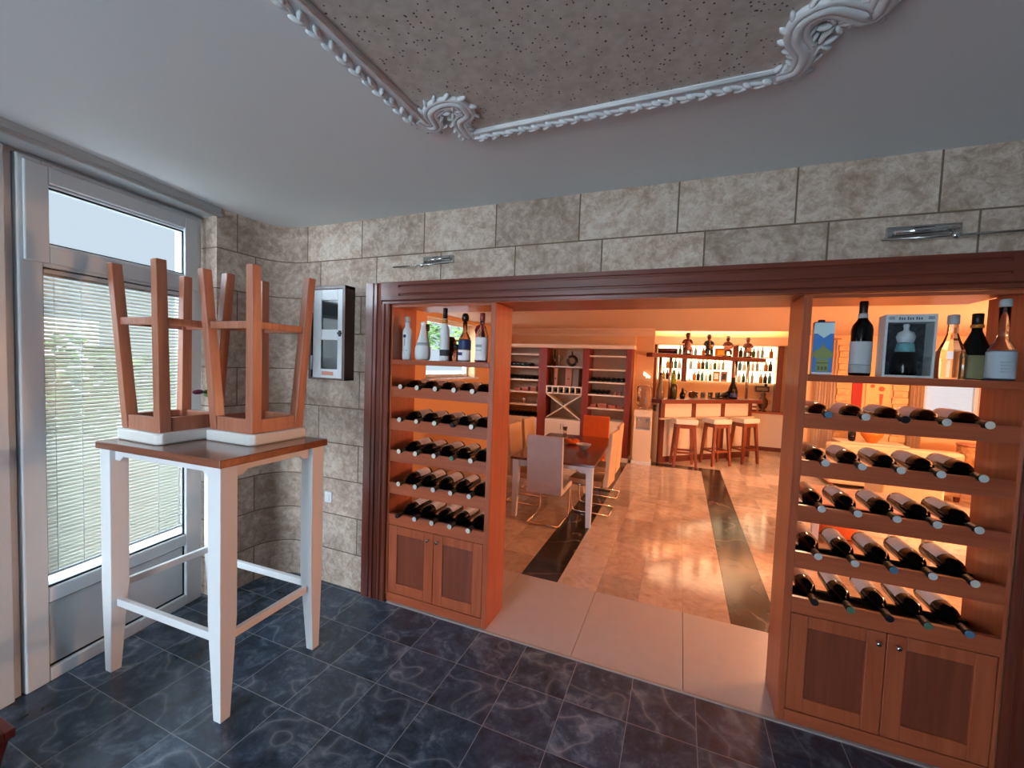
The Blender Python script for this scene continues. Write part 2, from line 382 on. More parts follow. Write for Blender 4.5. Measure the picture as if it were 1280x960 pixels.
# white pvc door
D1 = struct(bpy.data.objects.new('door_1', None)); COL.objects.link(D1); D1.location = LW.location; D1.rotation_euler = (0, 0, ad)
b = MB()
b.box(-.07, .012, -.795, -.715, 0, 2.29); b.box(-.07, .012, -.095, .0, 0, 2.29)
b.box(-.07, .012, -.715, -.095, 2.19, 2.29); b.box(-.07, .012, -.715, -.095, 1.845, 1.945); b.box(-.07, .012, -.715, -.095, .362, .428); b.box(-.07, .012, -.715, -.095, 0, .062)
b.obj('frame', 'pvc', D1, bevel=.006)
b = MB(); b.box(.0125, .026, -.78, -.70, 1.86, 2.27); b.box(.0125, .026, -.11, -.03, 1.86, 2.27); b.box(.0125, .026, -.70, -.11, 2.20, 2.27); b.box(.0125, .026, -.70, -.11, 1.86, 1.935); b.obj('transom_sash', 'pvc', D1, bevel=.005)
b = MB()
for z0, z1 in ((1.945, 2.19), (.428, 1.845), (.062, .362)):
    b.box(-.012, -.004, -.715, -.708, z0, z1); b.box(-.012, -.004, -.102, -.095, z0, z1); b.box(-.012, -.004, -.708, -.102, z1-.007, z1); b.box(-.012, -.004, -.708, -.102, z0, z0+.007)
b.obj('gasket', 'gasket', D1)
b = MB(); b.box(-.034, -.03, -.714, -.096, 1.946, 2.189); b.obj('transom_pane', 'pane', D1)
b = MB(); b.box(-.034, -.03, -.714, -.096, .429, 1.844); b.obj('door_pane', 'pane', D1)
b = MB(); b.box(-.04, -.006, -.7075, -.1025, .0695, .3545); b.obj('lower_panel', 'pvc', D1, bevel=.004)
b = MB(); b.lathe([(.011, .012), (.011, .02), (.006, .024)], (0, -.405, 2.235), 14, 'x'); b.obj('transom_latch', 'pvc', D1, bevel=.001)

# venetian blind hung in the door glazing
VB = thing('venetian_blind', 'closed white venetian blind of narrow slats hanging in the white door', 'blind', LW.location, ad)
b = MB(); n = 75; z0, z1 = .50, 1.815
for i in range(n):
    z = z0+(z1-z0)*i/(n-1); a = math.radians(44); h = .0098; dx, dz = h*math.cos(a), h*math.sin(a)
    b.prism([(-.016-dx, z+dz), (-.016, z+.0012), (-.016+dx, z-dz), (-.016+dx, z-dz+.0006), (-.016, z+.0018), (-.016-dx, z+dz+.0006)], 'y', -.705, -.105)
b.obj('slats', plain('blind_slat', (226, 226, 214), .45), VB)
b = MB(); b.box(-.028, -.004, -.705, -.105, 1.822, 1.842); b.obj('head_rail', 'pvc', VB)
b = MB(); b.box(-.026, -.006, -.705, -.105, .478, .49); b.obj('bottom_rail', 'pvc', VB, bevel=.003)
for yy in (-.672, -.575, -.235, -.125):
    b = MB(); b.tube([(-.0065, yy, .485), (-.0065, yy, 1.824)], .0013, 6)
    for i in range(0, n, 2): z = z0+(z1-z0)*i/(n-1); b.ell((-.0055, yy, z), (.002, .0026, .0026), seg=6, rings=4)
    b.obj('cord', 'white_lacquer', VB)

# dining room walls
wy0, wy1, wz0, wz1 = 4.62, 6.0, 1.27, 2.09
b = MB(); b.box(-3.1, -.721, 7.1, 7.4, 0, ZD); struct(b.obj('wall_back_dining', 'orange_wall'))
b = MB(); b.box(-3.3, -3.1, 2.125, wy0, 0, ZD); b.box(-3.3, -3.1, wy1, 7.4, 0, ZD); b.box(-3.3, -3.1, wy0, wy1, 0, wz0); b.box(-3.3, -3.1, wy0, wy1, wz1, ZD)
struct(b.obj('wall_left_dining', 'orange_wall'))
b = MB(); b.box(-3.33, -3.301, 2.1, 4.5, -.1, ZC+.2); b.box(-3.33, -2.80, 2.09, 2.12, -.1, ZC+.2); struct(b.obj('wall_outdoor', 'render'))
b = MB(); b.box(4.4, 4.5, 2.12, 8.3, 0, ZD); struct(b.obj('wall_right_dining', 'orange_wall'))
b = MB(); b.box(-.72, -.44, 7.25, 7.4, 0, ZD); struct(b.obj('wall_pillar', 'orange_wall'))
b = MB(); b.box(-1.3, -1.2, 7.4, 9.7, 0, 2.48); b.box(-1.2, 2.0, 9.6, 9.7, 0, 2.48); b.box(1.92, 2.0, 8.301, 9.6, 0, 2.48); struct(b.obj('wall_bar', 'orange_wall'))
vx0, vx1, vz0, vz1 = 3.42, 4.05, .98, 1.46
b = MB(); b.box(1.92, vx0, 8.2, 8.3, 0, ZD); b.box(vx1, 4.4, 8.2, 8.3, 0, ZD); b.box(vx0, vx1, 8.2, 8.3, 0, vz0); b.box(vx0, vx1, 8.2, 8.3, vz1, ZD); struct(b.obj('wall_back_lounge', 'orange_wall'))
b = MB(); b.box(-.44, 1.92, 7.36, 7.5, ZD-.0, 2.48); struct(b.obj('trim_5', 'dining_ceiling'))
b = MB(); b.box(-1.2, 1.92, 9.2, 9.6, 2.03, 2.19); struct(b.obj('trim_6', 'dining_ceiling', bevel=.01))           # cove bulkhead over the bar display
# plaster cornice above the shelf unit
b = MB(); b.prism([(7.1, 2.15), (6.98, 2.15), (6.985, 2.125), (7.02, 2.11), (7.03, 2.09), (7.075, 2.06), (7.08, 2.03), (7.1, 2.03)], 'x', -3.1, -.44); struct(b.obj('trim_7', 'dining_ceiling'))
# dining window
W1 = struct(bpy.data.objects.new('window_1', None)); COL.objects.link(W1); W1.location = (-3.1, wy0, wz0)
ww, wh = wy1-wy0, wz1-wz0
b = MB(); t = .045; b.box(-.2, -.13, 0, t, 0, wh); b.box(-.2, -.13, ww-t, ww, 0, wh); b.box(-.2, -.13, t, ww-t, 0, t); b.box(-.2, -.13, t, ww-t, wh-t, wh); b.obj('window_frame', 'white_lacquer', W1)
b = MB(); b.box(-.17, -.165, t, ww-t, t, wh-t); b.obj('window_pane', 'pane', W1)
b = MB(); b.box(-.129, .06, -.05, ww+.05, -.03, .0); b.obj('window_sill', 'white_lacquer', W1, bevel=.004)
W2 = struct(bpy.data.objects.new('window_2', None)); COL.objects.link(W2); W2.location = (vx0, 8.2, vz0)
b = MB(); t = .04; ww, wh = vx1-vx0, vz1-vz0; b.box(0, t, .02, .08, 0, wh); b.box(ww-t, ww, .02, .08, 0, wh); b.box(t, ww-t, .02, .08, 0, t); b.box(t, ww-t, .02, .08, wh-t, wh); b.obj('window_frame', 'pvc', W2)
b = MB(); b.box(t, ww-t, .045, .05, t, wh-t); b.obj('window_pane', 'pane', W2)

# ---------------------------------------------------------------- wooden surround of the opening
b = MB()
g = [(0, 1.9625), (0, 1.942), (.006, 1.938), (.006, 1.932), (0, 1.928), (0, 1.893), (.006, 1.889), (.006, 1.883), (0, 1.879), (0, 1.856), (.012, 1.85), (.012, 1.836), (.03, 1.836), (.03, 1.9625)]
flat = [(0, 1.9625), (0, 1.856), (.012, 1.85), (.012, 1.836), (.03, 1.836), (.03, 1.9625)]
y0 = 2.038
b.prism([(y0+p, z) for p, z in flat], 'x', -1.70, -1.572); b.prism([(y0+p, z) for p, z in g], 'x', -1.572, 1.065); b.prism([(y0+p, z) for p, z in flat], 'x', 1.065, 1.30)
struct(b.obj('trim_8', 'cherry_dark_x'))
def jamb(xa, xb, s):    # s = +1: bead on the high-x side
    b = MB(); w = xb-xa; pr = [(0, 2.04), (.052, 2.04), (.056, 2.046), (.062, 2.046), (.066, 2.04), (w-.032, 2.04), (w-.028, 2.05), (w-.022, 2.05), (w-.018, 2.044), (w, 2.046), (w, 2.0635), (0, 2.0635)]
    pts = [((xa+p) if s > 0 else (xb-p), y) for p, y in pr]
    b.prism(pts, 'z', 0, 1.9615 if s > 0 else 1.835); return b
struct(jamb(-1.815, -1.702, 1).obj('trim_9', 'cherry_dark'))
b = MB(); b.prism([(-1.70, 2.046), (-1.68, 2.042), (-1.675, 2.05), (-1.662, 2.05), (-1.655, 2.044), (-1.642, 2.046), (-1.642, 2.0635), (-1.70, 2.0635)], 'z', 0, 1.835); struct(b.obj('trim_10', 'cherry_dark'))
struct(jamb(1.152, 1.295, -1).obj('trim_11', 'cherry_dark'))

# ---------------------------------------------------------------- ceiling panel and plaster moulding
b = MB(); b.prism([(-.885, -1.2), (.40, -1.2), (.40, 1.12), (.24, 1.22), (.22, 1.385), (-.775, 1.385), (-.775, 1.30), (-.885, 1.27)], 'z', 2.346, 2.3549); struct(b.obj('trim_12', 'speckle'))
def leaf_rail(b, p, q, w, step=.05):
    p, q = Vector((*p, 2.35)), Vector((*q, 2.35)); L = (q-p).length; d = (q-p)/L; s = Vector((-d.y, d.x, 0))
    b.bar(p+Vector((0, 0, -.006))-s*w*.12, q+Vector((0, 0, -.006))-s*w*.12, abs(w)*.8, .018); b.tube([p-s*w*.44+Vector((0, 0, -.012)), q-s*w*.44+Vector((0, 0, -.012))], .006, 8)
    n = int(L/step)
    for i in range(n):
        c = p+d*(i+.5)*step; ang = math.atan2(d.y, d.x)
        for k, (o, a, r) in enumerate(((.12, .5, .030), (.30, -.45, .024), (.02, .9, .018))):
            b.ell(c+s*w*o+Vector((0, 0, -.013-.003*k))+d*(.012*k), (r, .0085, .009), seg=8, rings=5, M4=Matrix.Rotation(ang+a*(1 if i % 2 else .6)+random.uniform(-.15, .15), 3, 'Z'))
def scroll(b, path, r=.013):
    pts = [Vector((*p, 2.342)) for p in path]
    # smooth the path
    sm = []
    for i in range(len(pts)-1):
        p0, p1, p2, p3 = pts[max(i-1, 0)], pts[i], pts[i+1], pts[min(i+2, len(pts)-1)]
        for t in (0, .25, .5, .75): sm.append(.5*((2*p1)+(p2-p0)*t+(2*p0-5*p1+4*p2-p3)*t*t+(3*p1-p0-3*p2+p3)*t**3))
    sm.append(pts[-1]); b.tube(sm, r, 8)
    for o in (-.018, .018):
        off = [p+Vector((-(sm[min(i+1, len(sm)-1)]-sm[max(i-1, 0)]).y, (sm[min(i+1, len(sm)-1)]-sm[max(i-1, 0)]).x, 0)).normalized()*o for i, p in enumerate(sm)]
        b.tube(off, r*.75, 8)
    for i in range(0, len(sm), 2):
        d = (sm[min(i+1, len(sm)-1)]-sm[max(i-1, 0)]).normalized(); a = math.atan2(d.y, d.x)
        for sgn in (1, -1): b.ell(sm[i]+Vector((-d.y, d.x, 0))*sgn*.028, (.02, .007, .009), seg=8, rings=5, M4=Matrix.Rotation(a+sgn*.8, 3, 'Z'))
b = MB()
leaf_rail(b, (-.905, 1.27), (-.905, -1.2), -.075)
leaf_rail(b, (-.765, 1.405), (.215, 1.40), .055)
leaf_rail(b, (.42, 1.1), (.42, -1.2), .075)
scroll(b, [(-.905, 1.25), (-.89, 1.30), (-.855, 1.30), (-.835, 1.23), (-.78, 1.20), (-.72, 1.215), (-.715, 1.275), (-.76, 1.30), (-.775, 1.35), (-.775, 1.405)])
scroll(b, [(.205, 1.40), (.25, 1.385), (.255, 1.32), (.225, 1.26), (.225, 1.20), (.27, 1.18), (.32, 1.205), (.37, 1.235), (.375, 1.17), (.39, 1.10), (.425, 1.08)], .016)
for c, a0 in (((-.755, 1.245), 0), ((.28, 1.30), .6), ((.30, 1.24), 0)):
    for i in range(6):
        a = a0+i*pi/3; b.ell((c[0]+.022*math.cos(a), c[1]+.022*math.sin(a), 2.34), (.02, .0075, .01), seg=8, rings=5, M4=Matrix.Rotation(a, 3, 'Z'))
struct(b.obj('trim_13', 'plaster'))

# outdoors
b = MB(); b.box(-14, 6, -6, 16, -.14, -.12); struct(b.obj('ground', 'paving'))

# ---------------------------------------------------------------- bar table with two upturned stools
TR = math.radians(2.2)
BT = thing('bar_table', 'tall white bar table with brown wooden top carrying two upturned stools', 'table', (-2.05, 1.312, 0), TR)
b = MB(); b.prism([(-.405, -.275), (.405, -.275), (.405, .275), (-.405, .275)], 'z', 1.052, 1.085); b.obj('tabletop', wood('bar_table_top', (104, 56, 36), (138, 78, 52), 'x', .22, .5), BT, bevel=.004)
for sx in (-1, 1):
    for sy in (-1, 1):
        cx, cy = sx*.355, sy*.228
        b = MB(); b.frustum((cx, cy, .42), (.036, .036), (cx, cy, 1.052), (.036, .036)); b.frustum((cx+sx*.008, cy+sy*.008, 0), (.021, .021), (cx, cy, .42), (.036, .036))
        bmesh.ops.remove_doubles(b.b, verts=b.b.verts, dist=1e-5)
        b.obj('leg', 'white_lacquer', BT, bevel=.003)
def apron(L):   # side view, x along the apron: deeper at the legs
    return [(-L, 1.052), (L, 1.052), (L, 1.000), (L-.035, 1.000), (L-.06, 1.020), (-L+.06, 1.020), (-L+.035, 1.000), (-L, 1.000)]
for sy in (-1, 1):
    b = MB(); b.prism(apron(.319), 'y', sy*.235-.009, sy*.235+.009); b.obj('apron', 'white_lacquer', BT, bevel=.002)
for sx in (-1, 1):
    b = MB(); b.prism(apron(.192), 'x', sx*.362-.009, sx*.362+.009); b.obj('apron', 'white_lacquer', BT, bevel=.002)
for sy, z in ((-1, .335), (1, .335)):
    b = MB(); b.box(-.32, .32, sy*.232-.011, sy*.232+.011, z-.017, z+.017); b.obj('stretcher', 'white_lacquer', BT, bevel=.003)
for sx, z in ((-1, .40), (1, .33)):
    b = MB(); b.box(sx*.357-.011, sx*.357+.011, -.193, .193, z-.017, z+.017); b.obj('stretcher', 'white_lacquer', BT, bevel=.003)

def stool_parts(t, seat_w, seat_d, h, upturned=True, mats=('stool_wood', 'cushion'), cush=.052, splay=.045, leg=.0205, inset=.02):
    """built upside down: cushion at z=0, feet at z=h (turned over by the caller when it stands)"""
    w, d = seat_w/2, seat_d/2
    b = MB(); b.prism([(-w+.02, -d), (w-.02, -d), (w, -d+.02), (w, d-.02), (w-.02, d), (-w+.02, d), (-w, d-.02), (-w, -d+.02)], 'z', 0, cush); b.obj('cushion', mats[1], t, bevel=.008, seg=3)
    ins = inset; wi, di = w-ins, d-ins; za = cush
    for s in (-1, 1):
        b = MB(); b.box(-wi+.045, wi-.045, s*(di-.012)-.011, s*(di-.012)+.011, za, za+.065); b.obj('apron', mats[0], t, bevel=.002)
        b = MB(); b.box(s*(wi-.012)-.011, s*(wi-.012)+.011, -di+.045, di-.045, za, za+.065); b.obj('apron', mats[0], t, bevel=.002)
    for sx in (-1, 1):
        for sy in (-1, 1):
            b = MB(); b.frustum((sx*(wi-.022), sy*(di-.022), za), (.0235, .0235), (sx*(wi-.022+splay), sy*(di-.022+splay*.8), h), (leg, leg)); b.obj('leg', mats[0], t, bevel=.003)
    f = (h*.70-za)/(h-za)
    zr = cush+(h-cush)*.655; k = (zr-za)/(h-za); X, Y = wi-.022+splay*k, di-.022+splay*.8*k
    for s in (-1, 1):
        b = MB(); b.box(-X+.02, X-.02, s*Y-.009, s*Y+.009, zr-.0165, zr+.0165); b.obj('stretcher', mats[0], t, bevel=.002)
        b = MB(); b.box(s*X-.009, s*X+.009, -Y+.02, Y-.02, zr-.0165, zr+.0165); b.obj('stretcher', mats[0], t, bevel=.002)
SG = 'upturned stools on the bar table'
s1 = thing('wooden_stool', 'upturned wooden stool on the white bar table nearer the door blind', 'stool', (-2.272, 1.245, 1.0855), 0, SG)
stool_parts(s1, .33, .31, .81)
s2 = dup(s1, 'upturned wooden stool on the white bar table nearer the meter box', (-1.938, 1.432, 1.0855), (0, 0, 0))

# wall vase with flowers on the pilaster
t = thing('wall_vase', 'small white wall vase with green leaves and purple flowers on the stone pilaster', 'vase', (-2.535, 1.605, 1.07))
b = MB(); b.lathe([(.008, 0), (.022, .01), (.03, .08), (.024, .12), (.03, .14)], seg=16); b.obj('vase', 'white_lacquer', t)
b = MB()
for i in range(12):
    a = i*.9; b.ell((.03*math.cos(a), -.01+.03*math.sin(a), .165+.02*(i % 3)), (.026, .009, .013), seg=8, rings=5, M4=Matrix.Rotation(a, 3, 'Z'))
b.tube([(0, 0, .1), (-.01, -.03, .19), (-.02, -.07, .205)], .002, 5); b.tube([(0, 0, .1), (.015, -.02, .2), (.02, -.025, .26)], .002, 5); b.obj('leaves', 'leaf', t)
b = MB(); b.ell((-.02, -.082, .206), (.012, .032, .014)); b.obj('flower', 'petal', t)
b = MB(); b.ell((.02, -.025, .27), (.016, .016, .024)); b.obj('flower', 'petal', t)

# electricity meter box
t = thing('meter_box', 'wall meter box with dark wooden frame, white door and two small windows', 'meter box', (-2.07, YW, 1.36))
b = MB(); x0, x1, h = -.148, .148, .585
b.box(x0, x0+.022, -.085, -.001, 0, h); b.box(x1-.022, x1, -.085, -.001, 0, h); b.box(x0, x1, -.0849, -.001, h-.02, h); b.box(x0, x1, -.0849, -.001, 0, .012); b.box(x0+.02, x1-.02, -.012, -.002, .01, h-.02)
b.obj('frame', wood('meter_frame', (58, 30, 22), (82, 44, 32), 'z', .4, .2), t, bevel=.002)
b = MB(); wl, wr = -.05, .085
b.box(-.118, wl, -.079, -.066, .0, h-.022); b.box(wr, .124, -.079, -.066, 0, h-.022)
for z0, z1 in ((0, .068), (.25, .315), (.497, h-.022)): b.box(wl, wr, -.079, -.066, z0, z1)
d = b.obj('door', 'pvc', t, bevel=.002)
for z0, z1 in ((.068, .25), (.315, .497)):
    b = MB(); b.box(wl, wr, -.071, -.069, z0, z1); b.obj('pane', plain('dark_meter_window', (22, 30, 32), .08), d)
b = MB(); b.box(.095, .118, -.092, -.079, .283, .297); b.box(.10, .112, -.088, -.079, .272, .308); b.obj('latch', 'black', d)
b = MB(); b.box(-.04, .055, -.0805, -.079, .028, .052); b.obj('sticker', plain('red_sticker', (196, 130, 118), .6), d)
for z in (.06, .42):
    b = MB(); b.lathe([(.006, 0), (.006, .09)], (-.122, -.082, z), 10); b.obj('hinge', 'pvc', d)
b = MB(); b.box(-.02, .07, -.064, -.05, .34, .40); b.box(-.03, .08, -.064, -.05, .415, .43); b.obj('breaker', 'label_grey', t)
b = MB(); b.box(-.02, .06, -.064, -.05, .14, .22); b.obj('meter_label', 'label_grey', t)

# light switch plate
t = thing('wall_socket', 'small white switch plate on the stone wall beside the table leg', 'switch', (-2.115, YW, .545))
b = MB(); b.box(-.03, .03, -.009, -.0005, 0, .072); b.obj('plate', 'white_lacquer', t, bevel=.003)
b = MB(); b.box(-.014, .014, -.013, -.009, .015, .055); b.obj('rocker', 'white_lacquer', t, bevel=.002)

# two picture lights
def picture_light(label, x0, x1, r0, r1, z, right):
    t = thing('picture_light', label, 'wall lamp', ((x0+x1)/2, YW, z), 0, 'picture lights over the cabinets'); c = (x0+x1)/2
    b = MB(); b.box(x0-c, x1-c, -.014, -.0005, .004, .044); b.obj('wall_plate', 'steel', t, bevel=.002)
    b = MB(); b.box(-.03, .03, -.022, -.014, .014, .036); b.obj('terminal_block', 'black', t, bevel=.003)
    b = MB(); b.tube([(x0-c+.02, -.03, .018), (x1-c-.015, -.03, .024)], .0085, 10); b.tube([(x0-c+.04, -.014, .02), (x0-c+.04, -.03, .019)], .004, 6); b.tube([(x1-c-.04, -.014, .022), (x1-c-.04, -.03, .022)], .004, 6); b.obj('holder', 'chrome', t)
    b = MB(); b.tube([(r0-c, -.045, -.012), (r1-c, -.045, -.008)], .0042, 8); b.obj('rod', 'steel', t)
    q = x0-c+.015 if not right else x1-c-.03
    b = MB(); b.tube([(q, -.012, .02), (q, -.045, -.01)], .005, 8); b.ell((q, -.046, -.010), (.013, .009, .012)); b.obj('joint', 'chrome', t)
picture_light('steel picture light on the stone wall above the bottles near the meter box', -1.415, -1.215, -1.60, -1.225, 2.055, False)
picture_light('steel picture light on the stone wall above the blue carton and boxed bottle', .705, .925, .68, 1.075, 2.035, True)

# dark red tapered box in the corner of the picture
t = thing('planter_box', 'dark red tapered box on the floor at the lower left corner', 'box', (-2.08, .40, 0))
b = MB()
b.frustum((0, 0, 0), (.14, .13), (0, 0, .27), (.185, .18)); b.obj('body', 'red', t, bevel=.004)
b = MB()
for x0, x1, y0, y1 in ((-.195, .195, -.19, -.165), (-.195, .195, .165, .19), (-.195, -.17, -.165, .165), (.17, .195, -.165, .165)): b.box(x0, x1, y0, y1, .271, .30)
b.obj('rim', 'red', t, bevel=.004)

# ---------------------------------------------------------------- the two wine cabinets
RAILS = [(1.278, 1.340), (1.076, 1.142), (.882, .950), (.682, .750), (.487, .554)]
def cabinet(label, xa, xb, wall_left, necks):
    """origin at the floor under the front plane; wall_left: the thin side is at xa"""
    t = thing('wine_cabinet', label, 'cabinet', ((xa+xb)/2, YW, 0), 0, 'wine cabinets beside the opening'); c = (xa+xb)/2
    A, B = xa-c, xb-c; ta, tb = (.012, .03) if wall_left else (.03, .012)
    D = .238
    for x0, x1 in ((A, A+ta), (B-tb, B)):
        b = MB(); b.box(x0, x1, 0, D, .0035, 1.829); b.obj('side_panel', 'cherry', t, bevel=.0015, seg=1)
    a, e = A+ta+.0005, B-tb-.0005
    b = MB(); b.box(a, e, .0, D, 1.474, 1.503); b.obj('shelf', 'cherry_x', t, bevel=.002)
    b = MB(); b.box(a, e, .0, .02, 1.8155, 1.829); b.obj('top_rail', 'cherry_x', t)
    for z0, z1 in RAILS:
        pts = [(a, z0), (e, z0), (e, z1)]
        for nx in sorted((n-c for n in necks), reverse=True):
            pts.append((nx+.016, z1))
            for i in range(1, 8): th = pi*i/8; pts.append((nx+.016*math.cos(th), z1-.015*math.sin(th)))
            pts.append((nx-.016, z1))
        pts.append((a, z1))
        b = MB(); b.prism(pts, 'y', .001, .021); r = b.obj('bottle_rack', 'cherry_x', t)
        b = MB(); b.box(a, e, .021, D-.002, z0, z0+.016); b.box(a, e, .185, .203, z0+.016, z1-.0375); b.obj('rack_board', 'rack_shade', r)
    b = MB(); b.box(a, e, .004, D-.004, .4865, .487); b.box(a, e, D-.016, D-.004, .05, .486); b.obj('back_panel', 'cherry', t)
    b = MB(); b.box(a, e, .0, .03, .0035, .056); b.obj('plinth', 'cherry_x', t, bevel=.0015, seg=1)
    mid = (a+e)/2
    for k, (x0, x1) in enumerate(((a+.002, mid-.0015), (mid+.0015, e-.002))):
        z0, z1 = .060, .483; s = .062
        b = MB(); b.box(x0, x0+s, .001, .02, z0, z1); b.box(x1-s, x1, .001, .02, z0, z1); b.box(x0+s, x1-s, .001, .02, z0, z0+s); b.box(x0+s, x1-s, .001, .02, z1-s+.01, z1)
        d = b.obj('door', 'cherry', t, bevel=.003)
        b = MB(); b.box(x0+s, x1-s, .011, .017, z0+s, z1-s+.01); b.obj('panel', 'panel_wood', d)
        kx = x1-.03 if k == 0 else x0+.03
        b = MB(); b.lathe([(.004, .001), (.004, -.012), (.009, -.016), (.0105, -.022), (.006, -.027)], (kx, 0, .443), 14, 'y'); b.obj('knob', 'chrome', d)
    return t
NL = [-1.551, -1.430, -1.306, -1.187, -1.066]; NR = [.562, .683, .806, .925, 1.044]
cabinet('cherry wood wine cabinet with white bottles on its top shelf, by the meter box', -1.64, -.947, True, NL)
cabinet('cherry wood wine cabinet holding the blue carton and boxed bottle on its top shelf', .455, 1.15, False, NR)

# wine bottles lying in the racks: neck end at the origin, base towards +y
def lying_bottle():
    t = thing('wine_bottle', 'x', 'wine bottle', (0, 0, 0))
    b = MB(); b.lathe([(.0125, .0545), (.0132, .09), (.02, .102), (.031, .118), (.0368, .14), (.0375, .16), (.0375, .318), (.034, .325), (.02, .322)], seg=18, axis='y'); b.obj('body', 'black_glass', t)
    b = MB()
    n = 14
    V = [[b.b.verts.new((.0379*math.sin(a), y, .0379*math.cos(a))) for a in [(-1.35+2.7*i/n) for i in range(n+1)]] for y in (.185, .30)]
    V2 = [[b.b.verts.new((.0375*math.sin(a), y, .0375*math.cos(a))) for a in [(-1.35+2.7*i/n) for i in range(n+1)]] for y in (.185, .30)]
    for i in range(n):
        f = b.b.faces.new((V[0][i], V[0][i+1], V[1][i+1], V[1][i])); f.smooth = True
        b.b.faces.new((V2[0][i], V2[1][i], V2[1][i+1], V2[0][i+1]))
    b.obj('paper_label', 'label', t)
    b = MB(); b.lathe([(.013, 0), (.0145, .002), (.0147, .012), (.0138, .015), (.0138, .055)], seg=16, axis='y'); cap = b.obj('capsule', [M['black'], M['foil'][0]], t)
    for p in cap.data.polygons:
        if all(cap.data.vertices[v].co.y < .003 for v in p.vertices): p.material_index = 1
    return t
proto = lying_bottle()
capm = {}
base_cap = [c for c in proto.children if c.name.startswith('capsule')][0].data
for i in range(5):
    m = base_cap.copy(); m.materials[1] = M['foil'][i]; capm[i] = m
FN = ['cream', 'green', 'blue', 'silver', 'black']; ORD = ['first', 'second', 'third', 'fourth', 'fifth']; ROW = ['topmost', 'second', 'middle', 'fourth', 'lowest']
FO = {'L': ['00000', '00040', '00010', '03333', '43330'], 'R': ['23430', '33333', '33333', '33230', '41412']}
first = True
for side, necks, where in (('L', NL, 'near meter box'), ('R', NR, 'below blue carton')):
    for r, (z0, z1) in enumerate(RAILS):
        for i, x in enumerate(necks):
            fo = int(FO[side][r][i])
            lab = 'dark wine bottle %s from left on the %s rack %s, %s cap' % (ORD[i], ROW[r], where, FN[fo])
            o = proto if first else dup(proto)
            first = False
            o['label'] = lab; o['group'] = 'wine bottles lying in the racks %s' % where
            o.location = (x, YW-.022+random.uniform(-.004, .006), z1+.0012); o.rotation_euler = (0, 0, random.uniform(-.012, .012))
            for c in o.children:
                if c.name.startswith('capsule'): c.data = capm[fo]
                if c.name.startswith('paper_label'): c.rotation_euler = (0, random.uniform(-.35, .35), 0)

# ---------------------------------------------------------------- bottles on the top shelves (z = 1.503)
ZS = 1.5035
def bottle(name, label, cat, loc, parts, group=None, rz=0):
    """parts: (part name, material, profile, options)"""
    t = thing(name, label, cat, loc, rz, group)
    for nm, mat, prof, kw in parts:
        b = MB(); b.lathe(prof, **kw); b.obj(nm, mat, t)
    return t
GL, GR = 'bottles on the left top shelf', 'bottles on the right top shelf'
sq = dict(seg=4, rot=pi/4, smooth=False)
t = bottle('vodka_bottle', 'tall white square-shouldered bottle with blue emblem, leftmost on the left top shelf', 'bottle', (-1.585, 2.15, ZS), [
    ('body', 'frost', [(.026, 0), (.029, .004), (.030, .17), (.027, .187), (.016, .20), (.0145, .232)], dict(seg=24, sx=1.0, sy=.9)),
    ('cap', 'label_grey', [(.0155, .233), (.0155, .262), (.012, .266)], {})], GL)
b = MB(); b.lathe([(.0105, -.0285), (.0105, -.0268)], (0, 0, .145), 16, 'y'); b.obj('emblem', 'navy', t)
b = MB(); b.box(-.0025, .0025, -.0277, -.0265, .085, .13); b.box(-.018, .018, -.0255, -.0235, .055, .060); b.obj('print', 'label_grey', t)
t = bottle('glass_jar', 'small grey jar with dark lid between the two white bottles on the left shelf', 'jar', (-1.535, 2.235, ZS), [
    ('body', plain('smoke_glass', (122, 110, 98), .2), [(.022, 0), (.026, .004), (.027, .075), (.02, .086)], {}), ('lid', 'black', [(.022, .087), (.022, .108), (.018, .11)], {})], GL)
t = bottle('liqueur_bottle', 'white pear-shaped bottle with pointed neck on the left top shelf', 'bottle', (-1.469, 2.15, ZS), [
    ('body', 'frost', [(.034, 0), (.045, .01), (.048, .04), (.046, .075), (.036, .11), (.024, .15), (.0165, .19), (.014, .212)], {}),
    ('cap', 'label', [(.0145, .2125), (.0165, .222), (.015, .234), (.006, .236)], {})], GL)
b = MB(); b.lathe([(.0375, .105), (.0385, .106), (.0405, .098), (.0425, .0905), (.0418, .089)]); b.obj('shoulder_print', 'label_grey', t)
t = bottle('carafe_stopper_bottle', 'slim dark-capped little bottle behind the white pear-shaped bottle', 'bottle', (-1.527, 2.27, ZS), [('body', 'brown_glass', [(.018, 0), (.02, .004), (.02, .12), (.009, .16), (.009, .185)], {}), ('stopper', 'black', [(.017, .186), (.02, .20), (.02, .225), (.014, .232)], {})], GL)
t = thing('brown_jug', 'dark brown round jug with an amber ring handle behind the slim frosted bottle', 'jug', (-1.338, 2.235, ZS), 0, GL)
b = MB(); b.lathe([(.035, 0), (.05, .02), (.057, .06), (.053, .098), (.047, .118), (.05, .13), (.038, .137), (.032, .15)], seg=22); b.obj('body', 'brown_glass', t)
b = MB(); b.tube([(.062+.024*math.cos(a), -.01, .104+.024*math.sin(a)) for a in [2*pi*i/16 for i in range(16)]], .0065, 8, closed=True); b.obj('handle', 'gold', t)
t = bottle('slim_bottle', 'tall slim frosted bottle with black neck in front of the brown jug', 'bottle', (-1.31, 2.14, ZS), [
    ('body', 'frost', [(.026, 0), (.0275, .004), (.0275, .185), (.022, .2), (.0135, .215), (.0125, .25)], {}),
    ('capsule', 'black', [(.0135, .2505), (.0135, .31), (.011, .312)], {}),
    ('label_band', 'ink', [(.0277, .03), (.0281, .031), (.0281, .066), (.0277, .067)], {})], GL)
